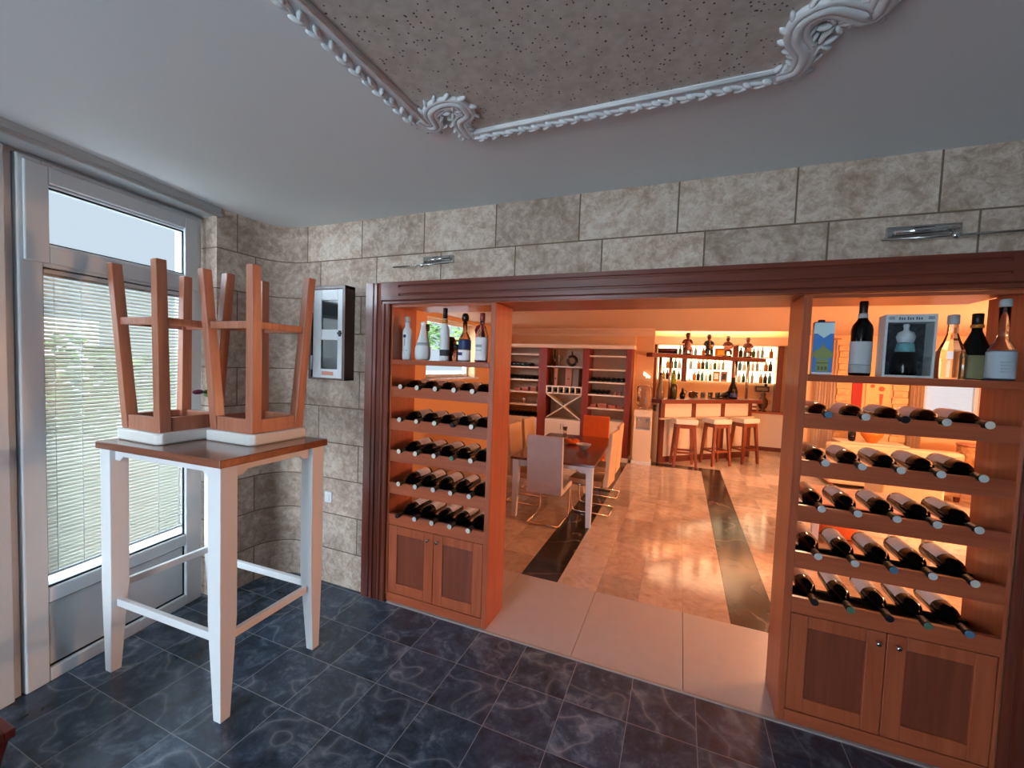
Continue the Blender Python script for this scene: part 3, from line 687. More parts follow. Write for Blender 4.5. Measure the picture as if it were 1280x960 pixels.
b = MB(); b.lathe([(.014, .222), (.016, .223), (.016, .245), (.014, .246)]); b.obj('neck_band', 'gold', t)
t = bottle('miniature_bottle', 'small clear bottle with dark stopper between slim and blue-label bottles', 'bottle', (-1.24, 2.16, ZS), [
    ('body', 'glass', [(.022, 0), (.024, .003), (.024, .05), (.012, .062), (.010, .072)], {}), ('stopper', 'black', [(.013, .0725), (.016, .08), (.016, .095), (.01, .1)], {})], GL)
t = bottle('ball_stopper_bottle', 'clear bottle with blue label and round dark ball stopper on the left top shelf', 'bottle', (-1.175, 2.14, ZS), [
    ('body', 'glass', [(.034, 0), (.0365, .004), (.0365, .12), (.033, .135), (.016, .165), (.0125, .175), (.0125, .228)], {}),
    ('stopper', 'brown_glass', [(.008, .229), (.017, .236), (.0215, .25), (.0215, .262), (.015, .277), (.006, .281)], {}),
    ('label_top', 'navy', [(.0367, .072), (.0371, .073), (.0371, .125), (.0367, .126)], {}), ('label_front', 'label', [(.0367, .008), (.0371, .009), (.0371, .066), (.0367, .067)], {})], GL)
b = MB(); b.box(-.02, .005, -.0395, -.0365, .036, .054); b.obj('print', 'navy', t)
t = bottle('red_stopper_decanter', 'amber decanter with a wide red glass stopper behind the blue-label bottle', 'decanter', (-1.12, 2.235, ZS), [
    ('body', 'brown_glass', [(.03, 0), (.034, .005), (.03, .05), (.013, .085), (.011, .15)], {}), ('stopper', plain('ruby_glass', (120, 30, 36), .08, coat=.4), [(.01, .151), (.03, .165), (.038, .19), (.03, .215), (.012, .225)], dict(seg=10, smooth=False))], GL)
t = bottle('red_neck_bottle', 'white label bottle with red and white neck at the right end of the left shelf', 'bottle', (-1.062, 2.135, ZS), [
    ('body', 'glass', [(.034, 0), (.036, .004), (.036, .15), (.03, .175), (.014, .20), (.013, .235)], {}),
    ('capsule', plain('red_foil', (150, 50, 52), .35), [(.014, .236), (.015, .237), (.015, .278), (.012, .28)], {}),
    ('paper_label', 'label', [(.0363, .012), (.0367, .013), (.0367, .14), (.0363, .141)], {})], GL)
b = MB(); b.box(-.018, .018, -.0392, -.0365, .085, .10); b.box(-.016, .016, -.0392, -.0365, .065, .07); b.obj('print', 'label_grey', t)

# right shelf
t = thing('drink_carton', 'blue carton with a green onion dome picture and dark cap', 'carton', (.545, 2.13, ZS), -.12)
b = MB(); b.box(-.034, .034, -.03, .03, 0, .215); b.obj('carton', plain('carton_blue', (62, 130, 206), .4), t, bevel=.002)
b = MB(); b.box(-.0345, .0345, -.0312, -.0301, .17, .2155); b.prism([(-.022, .17), (.022, .17), (0, .152)], 'y', -.0312, -.0301); b.obj('top_print', plain('carton_pale', (196, 226, 230), .4), t)
b = MB(); dome = [(-.019, .066), (-.031, .072), (-.0345, .082), (-.032, .092), (-.022, .102), (-.010, .111), (-.004, .118), (-.0015, .128), (0, .138), (.0015, .128), (.004, .118), (.010, .111), (.022, .102), (.032, .092), (.0345, .082), (.031, .072), (.019, .066)]
b.prism(dome, 'y', -.0316, -.0301); b.prism([(-.021, .012), (.021, .012), (.021, .064), (-.021, .064)], 'y', -.0316, -.0301); b.obj('dome_print', plain('dome_green', (132, 146, 84), .5), t)
b = MB(); [b.box(x-.004, x+.004, -.0322, -.0317, .018, .034) for x in (-.012, 0, .012)]; b.box(-.02, .02, -.0322, -.0317, .046, .05); b.obj('window_print', plain('dome_dark', (84, 92, 52), .5), t)
b = MB(); b.box(-.0345, .0345, -.0312, -.0301, 0, .009); b.obj('bottom_print', 'label', t)
b = MB(); b.lathe([(.013, .2155), (.013, .228), (.011, .23)], (-.008, 0, 0), 16); b.obj('cap', 'black', t)
b = MB(); b.prism([(-.03, .2155), (.03, .2155), (.03, .219), (-.03, .219)], 'x', -.034, .034); b.obj('fold', 'navy', t)
bottle('red_wine_bottle', 'dark upright wine bottle with pale label between blue carton and boxed bottle', 'wine bottle', (.684, 2.15, ZS), [
    ('body', 'black_glass', [(.034, 0), (.0365, .006), (.0365, .19), (.033, .208), (.018, .232), (.014, .245), (.0135, .27)], dict(seg=26)),
    ('capsule', 'black', [(.0142, .245), (.0148, .246), (.0148, .306), (.012, .308)], {}),
    ('neck_label', 'label_grey', [(.0145, .225+.012), (.0168, .238), (.0162, .257), (.0145, .258)], {}),
    ('paper_label', plain('pale_label', (188, 194, 198), .7, var=.02), [(.0368, .046), (.0372, .047), (.0372, .140), (.0368, .141)], dict(seg=26)),
    ('lower_label', 'label_grey', [(.0368, .012), (.0371, .013), (.0371, .044), (.0368, .045)], dict(seg=26))], GR)
t = thing('boxed_bottle', 'white-framed gift box with clear front showing a dark bottle in white collar', 'gift box', (.817, 2.125, ZS), -.10, GR)
b = MB(); w, h, d = .076, .245, .045
b.box(-w, -w+.008, -d, d, 0, h); b.box(w-.008, w, -d, d, 0, h); b.box(-w+.008, w-.008, -d, d, h-.03, h); b.box(-w+.008, w-.008, -d, d, 0, .008); b.obj('frame', plain('box_card', (196, 204, 204), .5), t)
b = MB(); b.box(-w+.008, w-.008, d-.006, d-.001, .008, h-.03); b.obj('backing', plain('box_back', (44, 48, 54), .7, var=.4), t)
b = MB(); b.box(-w+.0085, w-.0085, -d+.004, -d+.0055, .0085, h-.0305); b.obj('clear_window', 'pane', t)
b = MB(); [b.box(s*(w-.018)-.009, s*(w-.018)+.009, -d-.0006, -d-.0001, h-.013-q, h-.010-q) for s in (-1, 1) for q in (0, .006)]
for i, x in enumerate((-.034, -.027, -.020, -.009, -.002, .005, .016, .023, .030)): b.box(x-.002, x+.002, -d-.0006, -d-.0001, h-.0215, h-.0125 if i % 3 else h-.0105)
b.obj('title_print', 'navy', t)
b = MB(); b.lathe([(.04, .009), (.043, .02), (.036, .085), (.026, .105), (.015, .125), (.013, .15)], seg=20); b.obj('inner_bottle', 'black_glass', t)
b = MB(); b.lathe([(.024, .138), (.03, .16), (.024, .178), (.009, .186), (.008, .196), (.011, .206), (.006, .212)], seg=16); b.obj('collar', plain('white_collar', (220, 226, 228), .6), t)
b = MB(); b.lathe([(.028, .1), (.031, .106), (.026, .134), (.02, .136)], seg=16); b.obj('scarf', plain('teal_cloth', (110, 168, 172), .7), t)
for sx in (-1, 1):
    for z in (.05, .10, .15, .185):
        b = MB(); b.ell((sx*.05, .02, z), (.012, .012, .016), seg=8, rings=6); b.obj('filler', 'ink', t)
bottle('round_decanter', 'small round clear decanter between the gift box and the faceted clear bottle', 'decanter', (.93, 2.235, ZS), [('body', 'glass', [(.03, 0), (.042, .015), (.046, .05), (.042, .085), (.026, .11), (.013, .12), (.013, .16)], {}), ('stopper', 'label_grey', [(.014, .1605), (.016, .175), (.012, .182)], {})], GR)
bottle('faceted_bottle', 'clear faceted bottle with grey cap on the right top shelf', 'bottle', (.963, 2.14, ZS), [
    ('body', 'glass', [(.042, 0), (.046, .006), (.047, .075), (.043, .105), (.026, .145), (.017, .175), (.0155, .21)], dict(seg=10, smooth=False)),
    ('cap', 'label_grey', [(.0175, .211), (.018, .213), (.0175, .246), (.014, .248)], {})], GR)
bottle('flask_bottle', 'black triangular flask bottle with olive label on the right top shelf', 'bottle', (1.04, 2.155, ZS), [
    ('body', 'black_glass', [(.046, 0), (.05, .006), (.051, .09), (.046, .11), (.028, .155), (.016, .185), (.015, .20)], dict(seg=20, sy=.75)),
    ('paper_label', 'label_olive', [(.0512, .004), (.0516, .006), (.0522, .092), (.0512, .093)], dict(seg=20, sy=.76)),
    ('neck_band', 'gold', [(.0165, .198), (.0195, .2), (.0195, .21), (.0165, .212)], {}), ('cap', 'black', [(.0165, .2005), (.0165, .252), (.014, .254)], {})], GR)
t = bottle('long_neck_bottle', 'bottle with large pale label and long clear neck, rightmost on the right shelf', 'bottle', (1.088, 2.105, ZS), [
    ('body', 'glass', [(.036, 0), (.039, .006), (.039, .10), (.035, .118), (.018, .145), (.0145, .165), (.0155, .27)], dict(seg=22)),
    ('paper_label', plain('blue_grey_label', (176, 190, 200), .7, var=.02), [(.0392, .008), (.0397, .01), (.0397, .105), (.0392, .107)], dict(seg=22)),
    ('cap', 'label_grey', [(.0165, .2705), (.017, .272), (.017, .298), (.013, .30)], {})], GR)
b = MB(); [b.box(-.018, .018, -.042, -.0392, z, z+.004) for z in (.03, .042, .054, .066)]; b.obj('print', 'label_grey', t)

# ---------------------------------------------------------------- dining table and chairs
t = thing('dining_table', 'white dining table with dark red-brown top and seats around it', 'dining table', (-1.14, 4.56, 0), math.radians(3))
b = MB(); b.box(-.41, .41, -.80, .80, .575, .60); b.obj('tabletop', wood('dining_top', (84, 34, 24), (112, 50, 34), 'y', .22, .5), t, bevel=.004)
for sx in (-1, 1):
    for sy in (-1, 1):
        b = MB(); b.frustum((sx*.365, sy*.755, 0), (.022, .022), (sx*.358, sy*.748, .575), (.034, .034)); b.obj('leg', 'white_lacquer', t, bevel=.003)
for sy in (-1, 1):
    b = MB(); b.prism([(-.322, .575), (.322, .575), (.322, .505), (.27, .505), (.24, .53), (-.24, .53), (-.27, .505), (-.322, .505)], 'y', sy*.752-.008, sy*.752+.008); b.obj('apron', 'white_lacquer', t)
for sx in (-1, 1):
    b = MB(); b.box(sx*.362-.008, sx*.362+.008, -.71, .71, .515, .575); b.obj('apron', 'white_lacquer', t)
def chair(label, loc, rz, fab, group='dining chairs'):
    """cantilever chair, seat faces +y, back at y=0; scaled to the table"""
    t = thing('dining_chair', label, 'chair', loc, rz, group); w = .172
    b = MB()
    prof = [(-.055, .845), (-.03, .85), (-.02, .84), (.012, .42), (.03, .34), (.02, .30), (-.028, .30), (-.03, .40)]
    b.prism(prof, 'x', -w, w); b.obj('backrest', fab, t, bevel=.018, seg=4)
    b = MB(); b.box(-w, w, .034, .38, .30, .355); b.obj('seat', fab, t, bevel=.014, seg=3)
    for s in (-1, 1):
        b = MB(); x = s*(w-.02)
        b.tube([(x, .05, .289), (x, .33, .289), (x, .355, .275), (x, .365, .245), (x, .345, .06), (x, .33, .022), (x, .30, .0125), (x, -.04, .0125)], .009, 8); b.obj('frame', 'chrome', t)
    b = MB(); b.tube([(-w+.02, -.04, .0125), (w-.02, -.04, .0125)], .009, 8); b.obj('floor_bar', 'chrome', t)
    return t
chair('lilac grey high-back chair with its back to the opening, near end of the dining table', (-1.135, 3.70, 0), 0, 'fabric')
chair('cream chair at the left side of the dining table, nearer the opening', (-1.66, 4.28, 0), -pi/2, 'sofa')
chair('cream chair at the left side of the dining table, nearer the shelf wall', (-1.69, 4.82, 0), -pi/2, 'sofa')
chair('cream chair at the right side of the dining table, nearer the opening', (-.64, 4.33, 0), pi/2-.05, 'sofa')
chair('cream chair at the right side of the dining table, nearer the shelf wall', (-.66, 4.95, 0), pi/2, 'sofa')
chair('orange high-back chair at the far end of the dining table', (-1.02, 5.53, 0), pi, 'orange_fabric')
t = thing('bowl', 'white bowl on the dining table beside the orange napkins', 'bowl', (-.945, 4.45, .6005))
b = MB(); b.lathe([(.03, 0), (.034, .004), (.075, .045), (.086, .062), (.08, .062), (.03, .01)], seg=10, smooth=False); b.obj('bowl', 'white_lacquer', t)
t = thing('napkin', 'crumpled orange napkins on the dining table behind the white bowl', 'napkins', (-1.13, 4.70, .6005))
b = MB(); b.ell((0, 0, .022), (.085, .07, .022), seg=9, rings=5); b.ell((.03, .03, .036), (.05, .05, .026), seg=7, rings=5); b.ell((-.04, .01, .034), (.045, .05, .024), seg=7, rings=5); b.obj('cloth', 'orange_fabric', t)
bottle('glass_vase', 'small clear glass vase on the dining table behind the orange napkins', 'vase', (-1.28, 4.93, .6005), [('body', 'glass', [(.026, 0), (.03, .004), (.024, .05), (.018, .10), (.028, .16)], {}), ('base', 'gold', [(.0315, 0), (.033, .001), (.033, .012), (.0315, .013)], {})])

# ---------------------------------------------------------------- shelf wall
YS = 6.75
t = thing('shelf_unit', 'cream wall shelf unit with dark red uprights, wine cross rack and cupboards', 'shelf unit', (-1.85, YS, 0))
bays = [(-2.93, -2.26), (-2.118, -1.503), (-1.398, -.817)]; ups = [(-2.26, -2.118), (-1.503, -1.398), (-.817, -.732)]; cx = -1.85; DS = .345
for x0, x1 in ups+[(-3.05, -2.93)]:
    b = MB(); b.box(x0-cx, x1-cx, 0, DS, .07, 1.80); b.obj('upright', wood('upright_red', (112, 34, 16), (134, 46, 24), 'z', .5, 0) if x0 == ups[0][0] else bpy.data.materials['upright_red'], t)
b = MB(); b.prism([(-.03, 1.86), (-.03, 1.845), (-.01, 1.80), (DS, 1.80), (DS, 1.86)], 'x', -3.06-cx, -.70-cx); b.obj('cornice', 'cream', t)
b = MB(); b.box(-3.05-cx, -.72-cx, .0, DS, .0005, .0695); b.obj('plinth', 'cream', t)
b = MB(); b.box(-2.93-cx, -2.26-cx, DS-.02, DS-.003, .07, 1.80); b.box(-2.118-cx, -1.503-cx, DS-.02, DS-.003, .07, 1.80); b.box(-1.398-cx, -.817-cx, DS-.02, DS-.003, .07, 1.80); b.obj('back_panel', plain('shelf_back', (206, 170, 138), .6), t)
for (x0, x1), zz in ((bays[0], (1.69, 1.47, 1.25, 1.04, .82, .60)), (bays[2], (1.69, 1.47, 1.265, 1.06, .84))):
    for z in zz:
        b = MB(); b.box(x0-cx+.001, x1-cx-.001, .005, DS-.0205, z-.024, z); b.obj('shelf', 'cream', t)
x0, x1 = bays[1]; b = MB(); b.box(x0-cx+.001, x1-cx-.001, .005, DS-.0205, 1.478, 1.493); b.obj('shelf', 'white_lacquer', t)
b = MB(); n = 6
b.box(x0-cx+.001, x1-cx-.001, .0, DS-.0205, 1.145, 1.162); b.box(x0-cx+.001, x1-cx-.001, 0, DS-.0205, 1.028, 1.045)
for i in range(n+1): x = x0+.011+(x1-x0-.022)*i/n-cx; b.box(x-.009, x+.009, 0, DS-.0205, 1.045, 1.145)
b.obj('bottle_cubbies', 'cream', t)
b = MB()
for s in (-1, 1): b.bar(((x0+.014 if s > 0 else x1-.014)-cx, .15, .62), ((x1-.014 if s > 0 else x0+.014)-cx, .15+s*.003, 1.02), .28, .018)
b.obj('cross_rack', 'cream', t)
for i, (bx0, bx1) in enumerate(bays):
    top = .60 if i != 2 else .64
    b = MB(); b.box(bx0-cx+.001, bx1-cx-.001, .022, DS-.0205, .07, top); b.obj('cupboard_body', 'cream', t)
    m = (bx0+bx1)/2
    for k, (q0, q1) in enumerate(((bx0+.003, m-.002), (m+.002, bx1-.003))):
        s = .045; a, e = q0-cx, q1-cx; z0, z1 = .075, top-.004
        b = MB(); b.box(a, a+s, .003, .021, z0, z1); b.box(e-s, e, .003, .021, z0, z1); b.box(a+s, e-s, .003, .021, z0, z0+s); b.box(a+s, e-s, .003, .021, z1-s, z1); b.box(a+s, e-s, .010, .021, z0+s, z1-s)
        d = b.obj('door', 'cream', t, bevel=.002)
        xk = e-.02 if k == 0 else a+.02
        b = MB(); b.tube([(xk, .002, z1-.16), (xk, -.012, z1-.16), (xk, -.012, z1-.07), (xk, .002, z1-.07)], .005, 6); b.obj('handle', 'steel', d)
# bottles lying on the shelves, small in the picture
def small_lying():
    o = None
    b = MB(); b.lathe([(.013, 0), (.013, .09), (.036, .14), (.036, .30), (.03, .303)], seg=12, axis='y'); return b.obj('wine_bottle', 'black_glass')
sb = small_lying(); sb.location = (0, 0, -50); used = []
def lay(x, z, label, grp, mat=None):
    o = sb if not used else sb.copy()
    if used: COL.objects.link(o)
    used.append(1); o.location = (x, YS+.015, z+.0365); tag(o, label, 'wine bottle', grp); return o
for zz, xs, nm in ((1.47, (-2.88, -2.80, -2.72, -2.64, -2.56, -2.48), 'second'), (1.25, (-2.88, -2.80, -2.72, -2.64, -2.56, -2.48, -2.40, -2.32), 'third'), (.60, (-2.88, -2.80, -2.72, -2.64, -2.56, -2.48, -2.40, -2.32), 'lowest')):
    for i, x in enumerate(xs): lay(x, zz, 'dark bottle in the %s row of the left shelf bay, %s from left' % (nm, (ORD+['sixth', 'seventh', 'eighth'])[i]), 'bottles lying in the left shelf bay')
for zz, xs, nm in ((1.265, (-1.35, -1.27, -1.19, -1.11, -1.03, -.95, -.87), 'upper'), (1.06, (-1.35, -1.27, -1.19, -1.11), 'middle')):
    for i, x in enumerate(xs): lay(x, zz, 'dark bottle in the %s row of the right shelf bay, %s from left' % (nm, (ORD+['sixth', 'seventh'])[i]), 'bottles lying in the right shelf bay')
for i in range(6):
    x = x0+.011+(x1-x0-.022)*(i+.5)/6; lay(x, 1.0455, 'dark bottle in the small cubby row of the shelf wall, %s from left' % (ORD+['sixth'])[i], 'bottles in the cubby row')
def wooden_box(label, x, z, w, d, h):
    t = thing('wooden_box', label, 'box', (x, YS+.12, z)); b = MB(); b.box(-w/2, w/2, -d/2, d/2, 0, h*.6); b.obj('box', 'cherry_x', t, bevel=.003); b = MB(); b.box(-w/2, w/2, -d/2, d/2, h*.6+.001, h); b.obj('lid', 'stool_wood', t, bevel=.003)
for i, (x, w, h) in enumerate(((-1.32, .10, .05), (-1.17, .13, .075), (-1.01, .12, .055), (-.88, .08, .045))):
    wooden_box(['flat wooden box on the lowest open shelf of the right bay, leftmost', 'tallest wooden box on the lowest open shelf of the right bay', 'wooden box on the lowest open shelf, right of the tallest box', 'smallest wooden box on the lowest open shelf of the right bay'][i], x, .8405, w, .12, h)
for i, (x, w, h) in enumerate(((-2.66, .10, .05), (-2.52, .12, .07), (-2.36, .10, .09))):
    wooden_box(['low wooden box on the fourth shelf of the left bay', 'wooden box on the fourth shelf of the left bay, middle one', 'tall wooden box on the fourth shelf of the left bay, beside the upright'][i], x, 1.0405, w, .12, h)
for i, x in enumerate((-.98, -.91)): wooden_box(['small box beside the bottles in the middle row of the right bay', 'small box nearest the right upright in the middle row'][i], x, 1.0605, .05, .08, .05)
t = thing('glass_ball', 'small glass ornament on the fifth shelf of the left bay', 'ornament', (-2.55, YS+.12, .8205)); b = MB(); b.lathe([(.02, 0), (.022, .006), (.01, .02), (.03, .05), (.034, .075), (.02, .10)], seg=14); b.obj('ball', 'chrome', t)
t = thing('ring_bottle', 'dark ring-shaped bottle on the top shelf of the middle bay', 'bottle', (-1.72, YS+.14, 1.4935))
b = MB(); b.tube([(.075*math.cos(a), 0, .10+.075*math.sin(a)) for a in [2*pi*i/18 for i in range(18)]], .026, 10, closed=True); b.obj('ring', 'brown_glass', t)
b = MB(); b.lathe([(.02, .19), (.012, .205), (.012, .25), (.016, .255)], seg=12); b.obj('neck', 'brown_glass', t)
bottle('tall_bottle', 'tall dark bottle at the left end of the middle bay top shelf', 'bottle', (-2.03, YS+.14, 1.4935), [('body', 'brown_glass', [(.03, 0), (.032, .15), (.014, .19), (.014, .25)], {}), ('cap', 'black', [(.015, .251), (.015, .28), (.01, .282)], {})])
bottle('wine_glass', 'stemmed glass between the two dark bottles on the middle bay top shelf', 'glass', (-1.92, YS+.14, 1.4935), [('foot', 'glass', [(.03, 0), (.03, .003), (.004, .006), (.004, .08)], {}), ('bowl', 'glass', [(.006, .081), (.032, .11), (.036, .15), (.03, .18)], {})])
for i, (x, m) in enumerate(((-2.06, 'brown_glass'), (-1.985, 'stool_wood'), (-1.76, 'stool_wood'), (-1.56, 'brown_glass'))):
    t = thing('bottle_case', ['dark narrow bottle case at the left end above the cubbies', 'second bottle case from the left above the cubbies', 'wide wooden bottle case with dark dot in the middle above the cubbies', 'dark bottle case at the right end above the cubbies'][i], 'case', (x, YS+.14, 1.1625), 0, 'cases above the cubbies')
    w = .028 if i != 2 else .055; b = MB(); b.box(-w, w, -.04, .04, 0, .30); b.obj('case', m, t, bevel=.004)
    b = MB(); b.lathe([(.014, -.0425), (.014, -.0405)], (0, 0, .12), 12, 'y'); b.obj('emblem', 'black', t)

# ---------------------------------------------------------------- water dispenser beside the shelf wall
t = thing('water_dispenser', 'cream water dispenser with clear jug between the shelf wall and bar', 'water dispenser', (-.525, 6.85, 0), .05)
b = MB(); b.box(-.135, .135, -.12, .14, .06, .55); b.box(-.135, -.105, -.12, .14, .55, .75); b.box(.105, .135, -.12, .14, .55, .75); b.box(-.105, .105, .0, .14, .55, .75); b.box(-.135, .135, -.12, .14, .75, .86); b.obj('body', 'cream', t, bevel=.006)
b = MB(); b.box(-.15, .15, -.135, .145, .0005, .0595); b.obj('base', 'white_lacquer', t, bevel=.006)
b = MB(); b.box(-.104, .104, -.11, -.001, .551, .562); b.obj('drip_tray', 'label_grey', t)
for x in (-.05, .05):
    b = MB(); b.tube([(x, .0, .70), (x, -.05, .70), (x, -.05, .67)], .012, 8); b.obj('tap', 'white_lacquer', t)
b = MB(); b.lathe([(.05, .861), (.055, .88), (.11, .92), (.115, .95), (.108, .98), (.115, 1.01), (.115, 1.06), (.108, 1.09), (.115, 1.12), (.115, 1.2), (.09, 1.24), (.02, 1.25)], seg=20); b.obj('jug', 'glass', t)
t = thing('wall_sconce', 'small bright wall lamp on the pillar above the water dispenser', 'wall lamp', (-.53, 7.249, 1.40))
b = MB(); b.box(-.012, .012, -.02, -.001, -.05, .02); b.obj('bracket', 'steel', t)
b = MB(); b.prism([(-.055, .0), (.05, -.055), (.055, -.02), (-.045, .055)], 'y', -.05, -.021); b.obj('shade', emis('lamp_shade_glow', (255, 232, 190), 2.5), t)

# ---------------------------------------------------------------- bar: origin at the front left foot, local x along the front, y into the bar
BA = math.radians(43.9); BL = 2.04
BO = Vector((-.275, 7.03, 0)); Bx = Vector((math.cos(BA), math.sin(BA), 0)); By = Vector((-math.sin(BA), math.cos(BA), 0))
def bp(u, v, z): p = BO+Bx*u+By*v; return (p.x, p.y, z)
t = thing('bar_counter', 'oblique bar counter with wooden uprights, cream panels and wooden top', 'bar counter', BO, BA)
pw = .085; posts = [0, (BL-pw)/3, 2*(BL-pw)/3, BL-pw]
for x in posts:
    b = MB(); b.box(x, x+pw, 0, .05, .0005, .965); b.obj('upright', 'cherry_dark', t, bevel=.002)
for a, e in zip(posts, posts[1:]):
    b = MB(); b.box(a+pw, e, .012, .03, .735, .965); b.box(a+pw, e, .012, .03, .10, .70); b.obj('front_panel', 'cream', t)
    b = MB(); b.box(a+pw, e, .004, .05, .0005, .0995); b.obj('plinth', 'cherry_dark_x', t)
b = MB(); b.box(-.03, BL+.02, -.045, -.0005, .703, .728); b.obj('ledge', 'cream', t, bevel=.003)
b = MB(); b.box(-.10, BL+.10, -.12, .22, .9655, 1.03); b.obj('counter_top', 'cherry_dark_x', t, bevel=.006)
b = MB(); b.box(.0, .03, .051, .20, .0005, .965); b.box(BL-.03, BL, .051, .20, .0005, .965); b.obj('end_panel', 'cream', t)
b = MB(); b.tube([(-.1, .03, .93), (-.1, .03, .84)], [.03, .022], 8); b.obj('bracket', 'black', t)
# overhead rack carried by steel poles
t = thing('glass_rack', 'wooden beam rack on steel poles above the bar counter', 'rack', bp(0, .12, 1.0305), BA)
for i, x in enumerate((.10, .26, BL-.24, BL-.02)):
    b = MB(); b.tube([(x, 0 if i % 2 else .06, .0), (x, 0 if i % 2 else .06, .665)], .024, 10); b.obj('pole', 'steel', t)
b = MB(); b.box(-.16, 2.42, -.04, .10, .666, .735); b.obj('beam', 'cherry_dark_x', t, bevel=.004)
b = MB(); b.box(2.3, 2.35, .10, .5, .67, .73); b.obj('cross_beam', 'cherry_dark_x', t)
ZB = 1.03+.736
# four musician figurines on the beam
def figurine(label, u, pose, coat, hat, inst):
    t = thing('musician_figurine', label, 'figurine', bp(u, .15, ZB), BA+random.uniform(-.9, -.5), 'musician figurines on the bar rack'); t.scale = (1.18, 1.3, 1.15)
    b = MB(); b.lathe([(.055, 0), (.06, .004), (.06, .016), (.05, .02)], seg=14); b.obj('base', 'brown_glass', t)
    # body: one skinned surface
    me = bpy.data.meshes.new('body')
    V = [(0, 0, .10), (0, 0, .15), (0, -.005, .205), (0, -.005, .235), (.022, 0, .10), (.035, -.045, .085), (.036, -.05, .02), (-.022, 0, .10), (-.035, -.04, .085), (-.036, -.045, .02),
         (.045, -.005, .20), (.062, -.03, .165), (.03+pose*.01, -.06, .15+.03*pose), (-.045, -.005, .20), (-.066, -.025, .165), (-.03, -.06, .14+.05*pose)]
    Ed = [(0, 1), (1, 2), (2, 3), (0, 4), (4, 5), (5, 6), (0, 7), (7, 8), (8, 9), (2, 10), (10, 11), (11, 12), (2, 13), (13, 14), (14, 15)]
    Rr = [.036, .04, .034, .014, .024, .02, .014, .024, .02, .014, .02, .016, .011, .02, .016, .011]
    me.from_pydata(V, Ed, []); o = bpy.data.objects.new('body', me); COL.objects.link(o); o.parent = t; me.materials.append(M[coat])
    sk = o.modifiers.new('skin', 'SKIN'); sk.use_smooth_shade = True
    for i, d in enumerate(me.skin_vertices[0].data): d.radius = (Rr[i], Rr[i]); d.use_root = (i == 0)
    o.modifiers.new('sub', 'SUBSURF').levels = 1
    b = MB(); b.ell((0, -.012, .262), (.026, .028, .033)); b.ell((0, -.042, .258), (.007, .008, .008)); b.obj('head', plain('figurine_skin', (104, 62, 40), .5) if 'figurine_skin' not in bpy.data.materials else bpy.data.materials['figurine_skin'], t)
    b = MB(); b.lathe([(.044, .278), (.044, .284), (.028, .286), (.026, .312), (.018, .316)], (0, -.008, 0), 14); b.obj('hat', hat, t)
    b = MB()
    if inst == 'bass': b.ell((.01, -.075, .10), (.035, .018, .05)); b.ell((.01, -.075, .155), (.026, .016, .035)); b.tube([(.01, -.075, .17), (.03, -.07, .36)], .006, 6)
    elif inst == 'sax': b.tube([(0, -.05, .225), (0, -.075, .2), (0, -.08, .12), (.01, -.10, .095), (.02, -.125, .11), (.022, -.135, .145)], [.004, .006, .01, .014, .018, .026], 8)
    elif inst == 'guitar': b.ell((-.03, -.07, .13), (.045, .014, .035)); b.ell((.02, -.07, .14), (.033, .013, .026)); b.tube([(.04, -.07, .145), (.14, -.07, .19)], .006, 6)
    else: b.lathe([(.03, .09), (.032, .1), (.032, .14), (.03, .15)], (0, -.085, 0), 14)
    b.obj('instrument', 'stool_wood' if inst != 'sax' else 'gold', t)
M['maroon'] = plain('maroon_glaze', (92, 40, 30), .3); M['charcoal'] = plain('charcoal_glaze', (40, 38, 44), .3)
figurine('musician figurine with an upright string instrument, leftmost on the bar beam', .62, 1, 'maroon', 'maroon', 'bass')
figurine('musician figurine in dark coat and hat, second from the left on the beam', 1.09, 0, 'charcoal', 'charcoal', 'sax')
figurine('reddish musician figurine with a guitar, third from the left on the beam', 1.53, .6, 'maroon', 'brown_glass', 'guitar')
figurine('small drummer figurine, rightmost on the bar beam', 2.02, .3, 'maroon', 'maroon', 'drum')
# things standing on the counter
ZT = 1.0305
bottle('tall_green_bottle', 'giant green wine bottle on the left end of the bar counter', 'bottle', bp(.36, .14, ZT), [('body', plain('green_giant', (66, 56, 20), .12, coat=.3), [(.05, 0), (.058, .01), (.062, .16), (.06, .24)], {}), ('neck', plain('yellow_green', (150, 150, 40), .15, coat=.3), [(.0595, .241), (.05, .28), (.026, .33), (.022, .40)], {}), ('capsule', 'green_glass', [(.024, .401), (.024, .46), (.018, .465)], {})])
bottle('carafe', 'tall brown carafe at the left end of the bar counter beside the pole', 'carafe', bp(.02, .06, ZT), [('body', plain('carafe_glass', (120, 92, 66), .1, coat=.3), [(.055, 0), (.065, .01), (.062, .14), (.04, .22), (.022, .30), (.026, .38)], {}), ('stopper', 'black', [(.02, .381), (.026, .40), (.01, .42)], {})])
t = thing('bottle_figure', 'small dark jug with white front on the bar counter beside the green bottle', 'jug', bp(.56, .14, ZT)); b = MB(); b.lathe([(.035, 0), (.045, .03), (.04, .08), (.022, .11), (.014, .16), (.018, .17)], seg=14); b.obj('body', 'black_glass', t); b = MB(); b.tube([(.02, 0, .14), (.07, 0, .12), (.04, 0, .06)], .007, 6); b.obj('handle', 'black_glass', t)
t = thing('napkin_holder', 'low dark napkin holder on the bar counter right of the small jug', 'holder', bp(.75, .12, ZT), BA); b = MB(); b.prism([(math.cos(a)*.06, .062+math.sin(a)*.06) for a in [2*pi*i/20 for i in range(20)]], 'y', -.02, .02); b.obj('holder', 'brown_glass', t)
